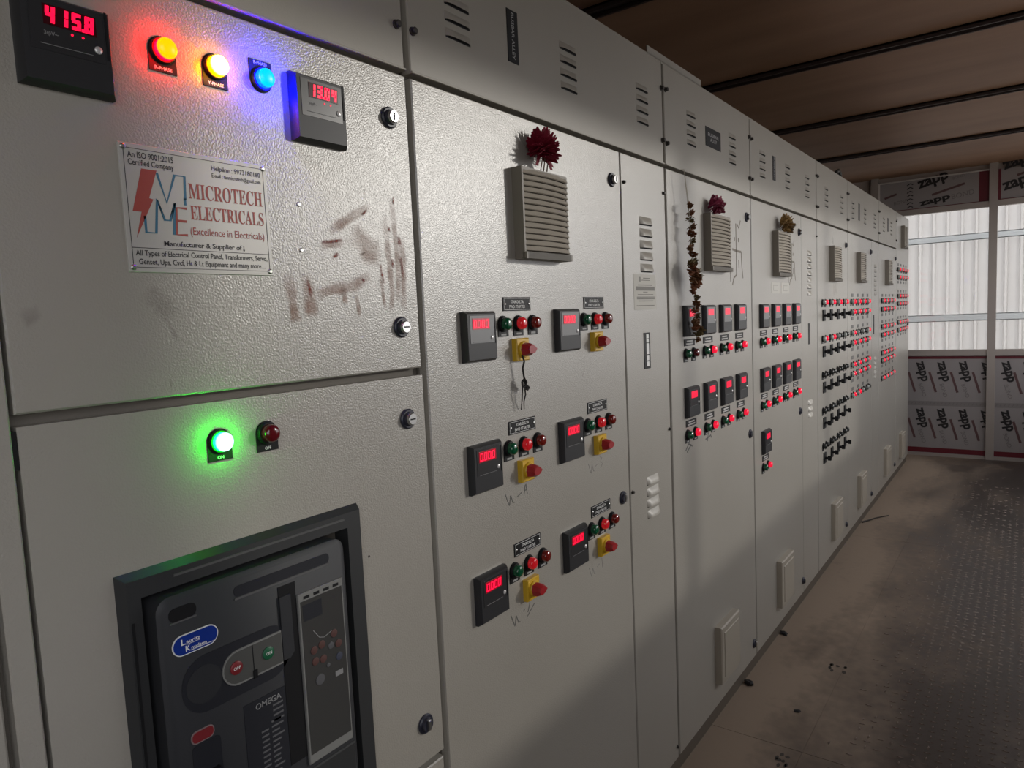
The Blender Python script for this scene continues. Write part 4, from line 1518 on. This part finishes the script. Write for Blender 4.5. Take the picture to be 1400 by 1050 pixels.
for i in range(4):
    feeder(c3, 2.075 + 0.1595 * i, 1.4165, REDOFF if i == 0 else PINKLIT, True)
    feeder(c3, 2.075 + 0.1600 * i, 1.1615)
PASTE2 = mat('dried_paste', (0.21, 0.185, 0.15), 0.8)


def paste_sign(cab, x, z, k=1.0):
    """brush strokes and drips of dried paste beside a vent"""
    S = [([(x, z + 0.10 * k), (x + 0.001, z), (x, z - 0.085 * k)], 0.007), ([(x - 0.04 * k, z + 0.006), (x, z + 0.002), (x + 0.055 * k, z + 0.001)], 0.008),
         ([(x + 0.055 * k, z + 0.001), (x + 0.060 * k, z - 0.05 * k), (x + 0.072 * k, z - 0.095 * k)], 0.006),
         ([(x, z - 0.085 * k), (x - 0.03 * k, z - 0.095 * k), (x - 0.045 * k, z - 0.12 * k)], 0.007),
         ([(x + 0.015 * k, z + 0.098 * k), (x + 0.032 * k, z + 0.085 * k), (x + 0.052 * k, z + 0.115 * k)], 0.006),
         ([(x + 0.028 * k, z + 0.05 * k), (x + 0.028 * k, z + 0.035 * k)], 0.010), ([(x - 0.018 * k, z + 0.05 * k), (x - 0.018 * k, z + 0.038 * k)], 0.009),
         ([(x + 0.026 * k, z - 0.03 * k), (x + 0.028 * k, z - 0.06 * k)], 0.006), ([(x - 0.065 * k, z - 0.075 * k), (x - 0.065 * k, z - 0.11 * k)], 0.005)]
    mb = MB()
    for p, w in S:
        mb.stroke(p, w)
    return build('paste_strokes', mb, PASTE2, cab, (x, 0, z))


paste_sign(c3, 2.585, 1.655)
writing(c3, [[(2.075, 1.012), (2.10, 1.03)], [(2.10, 1.03), (2.13, 1.018)], [(2.085, 1.005), (2.12, 1.024)]], 0.005)
writing(c3, [[(2.245, 1.02), (2.29, 1.026)], [(2.27, 1.033), (2.262, 1.012)], [(2.29, 1.03), (2.30, 1.018)]], 0.005)

# ------------------------------------------------------------------ cabinet 4: nine feeders
c4 = cabinet(2.759, 3.810, 'grey cabinet with nine small meters and a faded marigold over its vent')
cover(c4, 2.764, 3.804)
door(c4, 2.764, 3.500, 0.060, 1.8645)
door(c4, 3.503, 3.804, 0.060, 1.8645, 'side_door')
for z in (2.086, 1.936):
    bolt(c4, 2.774, z)
    bolt(c4, 3.794, z)
louvers(c4, 2.915, 2.050, 4, 0.0290)
louvers(c4, 3.278, 2.050, 4, 0.0290)
louvers(c4, 3.62, 2.050, 4, 0.0290)
sg = build('sign_plate', MB().cbox(3.055, 3.095, -0.0015, 0, 1.970, 2.068, 0.0004), BLACK, c4, (3.075, 0, 1.97))
put('lettering', text_mesh('BUSBAR ALLEY', DWP, 0.088, 0.0095, 0.01), sg, (3.07, -0.0016, 2.063), rot=(0, math.radians(90), 0))
vent(c4, 3.040, 1.576)
lock(c4, 3.462, 1.786, 1)
lock(c4, 3.456, 0.955, 2)
lock(c4, 3.487, 0.120, 2)
filter_cover(c4, 3.043, 0.147)
for i in range(4):
    feeder(c4, 2.850 + 0.1625 * i, 1.4135, PINKLIT, True)
    feeder(c4, 2.850 + 0.1610 * i, 1.1570)
feeder(c4, 2.855, 0.9030)
louvers(c4, 3.648, 1.690, 7, 0.0320, LOUV_A)
louvers(c4, 3.652, 0.965, 3, 0.0320, LOUV_A)
build('sign_plate', MB().cbox(3.625, 3.655, -0.0015, 0, 1.260, 1.362, 0.0004), BLACK, c4, (3.64, 0, 1.26))
for x in (3.015, 3.165):
    pp = build('data_sticker', MB().box(x, x + 0.125, -0.0004, 0, 1.505, 1.551), PAPER, c4, (x + 0.06, 0, 1.505))
    build('printed_lines', MB().box(x + 0.03, x + 0.095, -0.0007, -0.0004, 1.516, 1.519).box(x + 0.03, x + 0.095, -0.0007, -0.0004, 1.537, 1.540).box(x + 0.03, x + 0.034, -0.0007, -0.0004, 1.519, 1.537), mat('pale_print', (0.4, 0.38, 0.34), 0.7), pp, (x + 0.06, 0, 1.505))
paste_sign(c4, 3.335, 1.645, 0.85)
put('screw', BOLT, c4, (3.797, 0, 1.790), scale=(0.7, 0.7, 0.7))

# ------------------------------------------------------------------ far cabinets with lamp fields
def pair(cab, x, z, on, pale=True):
    lamp(cab, x, z, GLINTOFF if pale else DARKOFF, far=True)
    lamp(cab, x + 0.064, z, PINKLIT if on else DARKOFF, far=True)


TAGM = MB().cbox(-0.026, 0.026, -0.0014, 0, -0.010, 0.010, 0.0004).mesh('label_plate', [mat('far_plate', (0.10, 0.10, 0.095), 0.5)])


def tags(cab, xs, z):
    for x in xs:
        put('label_plate', TAGM, cab, (x, 0, z))


c5 = cabinet(3.810, 4.560, 'grey cabinet with five rows of black rotary switches')
cover(c5, 3.815, 4.556)
door(c5, 3.815, 4.556, 0.060, 1.8645)
for z in (2.086, 1.936):
    bolt(c5, 3.824, z)
    bolt(c5, 4.546, z)
louvers(c5, 4.02, 2.045, 4, 0.029)
louvers(c5, 4.40, 2.045, 4, 0.029)
vent(c5, 4.088, 1.573)
lock(c5, 4.505, 1.786, 1)
lock(c5, 4.500, 0.130, 2)
filter_cover(c5, 4.100, 0.145)
for r in range(5):
    for i in range(4):
        on = (r == 0) or (r == 1 and i < 2)
        pair(c5, 3.916 + 0.1735 * i, 1.461 - 0.1885 * r, on, r < 2)
        black_rotary(c5, 3.945 + 0.1735 * i, 1.393 - 0.1885 * r)
smear(c5, 'paste_smear', [(4.36, 1.72), (4.40, 1.66), (4.37, 1.60)], 0.03, SMEAR)
smear(c5, 'paste_smear', [(4.24, 1.565), (4.245, 1.50)], 0.012, SMEAR)
smear(c5, 'paste_smear', [(4.19, 1.565), (4.19, 1.49)], 0.012, SMEAR)
smear(c5, 'soot_mark', [(4.16, 1.775), (4.18, 1.81)], 0.06, DUST)

c6 = cabinet(4.560, 5.640, 'grey cabinet of paired red lamp rows between rotary switches and side louvres')
cover(c6, 4.564, 5.635)
door(c6, 4.564, 5.358, 0.060, 1.8645)
door(c6, 5.362, 5.635, 0.060, 1.8645, 'side_door')
for z in (2.086, 1.936):
    bolt(c6, 4.574, z)
    bolt(c6, 5.625, z)
louvers(c6, 4.72, 2.045, 4, 0.029)
louvers(c6, 5.11, 2.045, 4, 0.029)
louvers(c6, 5.47, 2.045, 4, 0.029)
build('sign_plate', MB().cbox(4.895, 4.935, -0.0015, 0, 1.962, 2.066, 0.0004), BLACK, c6, (4.91, 0, 1.96))
vent(c6, 4.832, 1.576)
lock(c6, 5.310, 1.787, 1)
lock(c6, 5.345, 0.124, 2)
filter_cover(c6, 4.850, 0.147)
ROWS6 = [1.460, 1.398, 1.272, 1.212, 1.079, 1.022, 0.893]
for r, z in enumerate(ROWS6):
    for i in range(4):
        on = not (r == 2 and i in (1, 2)) and not (r == 6 and i > 1)
        pair(c6, 4.655 + 0.167 * i, z, on)
for z in (1.498, 1.357, 1.307, 1.170, 1.119, 0.980, 0.928):
    tags(c6, [4.70 + 0.167 * i for i in range(4)], z)
louvers(c6, 5.49, 1.690, 7, 0.032, LOUV_A)
louvers(c6, 5.49, 1.05, 5, 0.032, LOUV_A)
build('sign_plate', MB().cbox(5.425, 5.455, -0.0015, 0, 1.230, 1.362, 0.0004), BLACK, c6, (5.44, 0, 1.23))

c7 = cabinet(5.640, 6.470, 'grey cabinet of red lamp rows, second from the end windows')
cover(c7, 5.645, 6.465)
door(c7, 5.645, 6.465, 0.060, 1.8645)
for z in (2.086, 1.936):
    bolt(c7, 5.655, z)
    bolt(c7, 6.455, z)
louvers(c7, 5.85, 2.05, 4, 0.029)
louvers(c7, 6.21, 2.05, 4, 0.029)
build('sign_plate', MB().cbox(6.03, 6.07, -0.0015, 0, 1.975, 2.075, 0.0004), BLACK, c7, (6.05, 0, 1.97))
vent(c7, 5.920, 1.574)
lock(c7, 6.41, 1.787, 1)
lock(c7, 6.41, 0.124, 2)
filter_cover(c7, 5.872, 0.140)
for z in ROWS6:
    for i in range(4):
        pair(c7, 5.762 + 0.163 * i, z, True)
for z in (1.498, 1.357, 1.307, 1.170, 1.119, 0.980, 0.928):
    tags(c7, [5.80 + 0.163 * i for i in range(4)], z)

c8 = cabinet(6.470, 7.210, 'end cabinet with a vent near its top, closest to the windows')
door(c8, 6.475, 7.206, 0.060, TOPZ - 0.007)
for z in (2.10, 1.93, 1.70, 1.3):
    put('screw', BOLT, c8, (6.49, 0, z), scale=(0.7, 0.7, 0.7))
vent(c8, 6.742, 1.888)
lock(c8, 7.15, 1.25, 2)
filter_cover(c8, 6.665, 0.130)
for z in (1.711, 1.648, 1.495, 1.432, 1.279, 1.217):
    for i in range(4):
        pair(c8, 6.552 + 0.150 * i, z, True)
for z in (1.748, 1.606, 1.533, 1.390, 1.317, 1.175):
    tags(c8, [6.585 + 0.150 * i for i in range(4)], z)

# ------------------------------------------------------------------ bits on top and on the floor
ch = MB()
ch.box(1.885, 2.285, 0.006, 0.046, TOPZ, TOPZ + 0.003)
ch.box(1.885, 2.285, 0.006, 0.009, TOPZ, TOPZ + 0.022)
ch.box(1.885, 2.285, 0.043, 0.046, TOPZ, TOPZ + 0.030)
tag(build('steel_channel', ch, mat('channel_steel', (0.36, 0.34, 0.30), 0.45, 0.4), None, (2.08, 0.026, TOPZ)), 'short grey steel channel lying on top of the cabinets', 'channel')
hk = MB().tube([(4.42, 0.03, TOPZ), (4.42, 0.03, TOPZ + 0.03), (4.47, 0.03, TOPZ + 0.045), (4.52, 0.03, TOPZ + 0.03), (4.52, 0.03, TOPZ)], 0.010, 8)
build('lifting_eye', hk, DSTEEL, c5, (4.47, 0.03, TOPZ))

RUB = mat('dark_rubber', (0.014, 0.012, 0.012), 0.8)


def lump(name, x, y, s, label, seed, m=RUB):
    rnd = random.Random(seed)
    bm = bmesh.new()
    bmesh.ops.create_icosphere(bm, subdivisions=2, radius=1)
    for v in bm.verts:
        v.co *= 0.75 + 0.5 * rnd.random()
        v.co = Vector((v.co.x * s[0], v.co.y * s[1], (v.co.z + 0.6) * s[2]))
        v.co.z = max(v.co.z, 0)
    me = bpy.data.meshes.new(name)
    bm.to_mesh(me)
    bm.free()
    me.materials.append(m)
    return tag(put(name, me, None, (x, y, 0.0), (0, 0, rnd.random() * 3)), label, 'debris')


lump('rubber_scrap', 2.612, -0.012, (0.022, 0.014, 0.010), 'black rubber scrap lying against the cabinet plinth', 2)
lump('floor_pebble', 2.515, -0.215, (0.011, 0.007, 0.005), 'single dark pebble on the dusty floor strip', 3)
lump('cable_scrap', 3.113, -0.008, (0.020, 0.011, 0.008), 'dark cable scrap by the plinth under the nine-meter cabinet', 5)
stk = MB().tube([(5.02, 0.002, 0.006), (5.08, -0.03, 0.008), (5.16, -0.06, 0.007), (5.26, -0.12, 0.006)], [0.006, 0.005, 0.004, 0.003], 6)
tag(build('broken_stick', stk, mat('dark_stick', (0.03, 0.024, 0.02), 0.8), None, (5.1, -0.03, 0)), 'thin dark stick on the floor by the far plinth', 'stick')
# scuffed prints in the dust
SCUFF = mat('dust_scuff', (0.045, 0.036, 0.03), 0.8)
near = min(plates, key=lambda p: abs(p.location.x + floor.location.x - 2.5) + abs(p.location.y + floor.location.y + 0.1))
for cx, cy_, k in ((2.913, -0.272, 1.0), (2.19, -0.241, 1.1)):
    rnd = random.Random(int(cx * 100))
    for q in range(9):
        a = rnd.random() * 6.28
        r = 0.035 * k * math.sqrt(rnd.random())
        w, l = 0.004 + 0.004 * rnd.random(), 0.006 + 0.006 * rnd.random()
        x, y = cx + r * math.cos(a) * 1.3, cy_ + r * math.sin(a)
        poly = [(x + l * math.cos(b), y + w * math.sin(b)) for b in [k_ * math.pi / 4 for k_ in range(8)]]
        mb = MB().add([(px_, py_, 0.0006) for px_, py_ in poly] + [(px_, py_, 0.0) for px_, py_ in poly],
                      [tuple(range(8)), tuple(range(15, 7, -1))] + [(i, (i + 1) % 8, 8 + (i + 1) % 8, 8 + i) for i in range(8)])
        build('scuff_mark', mb, SCUFF, floor, (x, y, 0))

# ------------------------------------------------------------------ light portals at the openings (guide sky sampling only)
def portal(x, y, z, sx, sz, nx, ny):
    d = bpy.data.lights.new('window_portal', 'AREA')
    d.shape = 'RECTANGLE'
    d.size, d.size_y = sx, sz
    d.cycles.is_portal = True
    o = bpy.data.objects.new('window_portal', d)
    o.location = (x, y, z)
    o.rotation_euler = Vector((nx, ny, 0)).to_track_quat('-Z', 'Z').to_euler()
    COL.objects.link(o)


portal((WIN0 + ENDX) / 2, -RW - 0.1, (SILL + HEADR) / 2, ENDX - WIN0, HEADR - SILL, 0, 1)
portal(-1.025, -RW - 0.1, (SILL + HEADR) / 2, 2.55, HEADR - SILL, 0, 1)
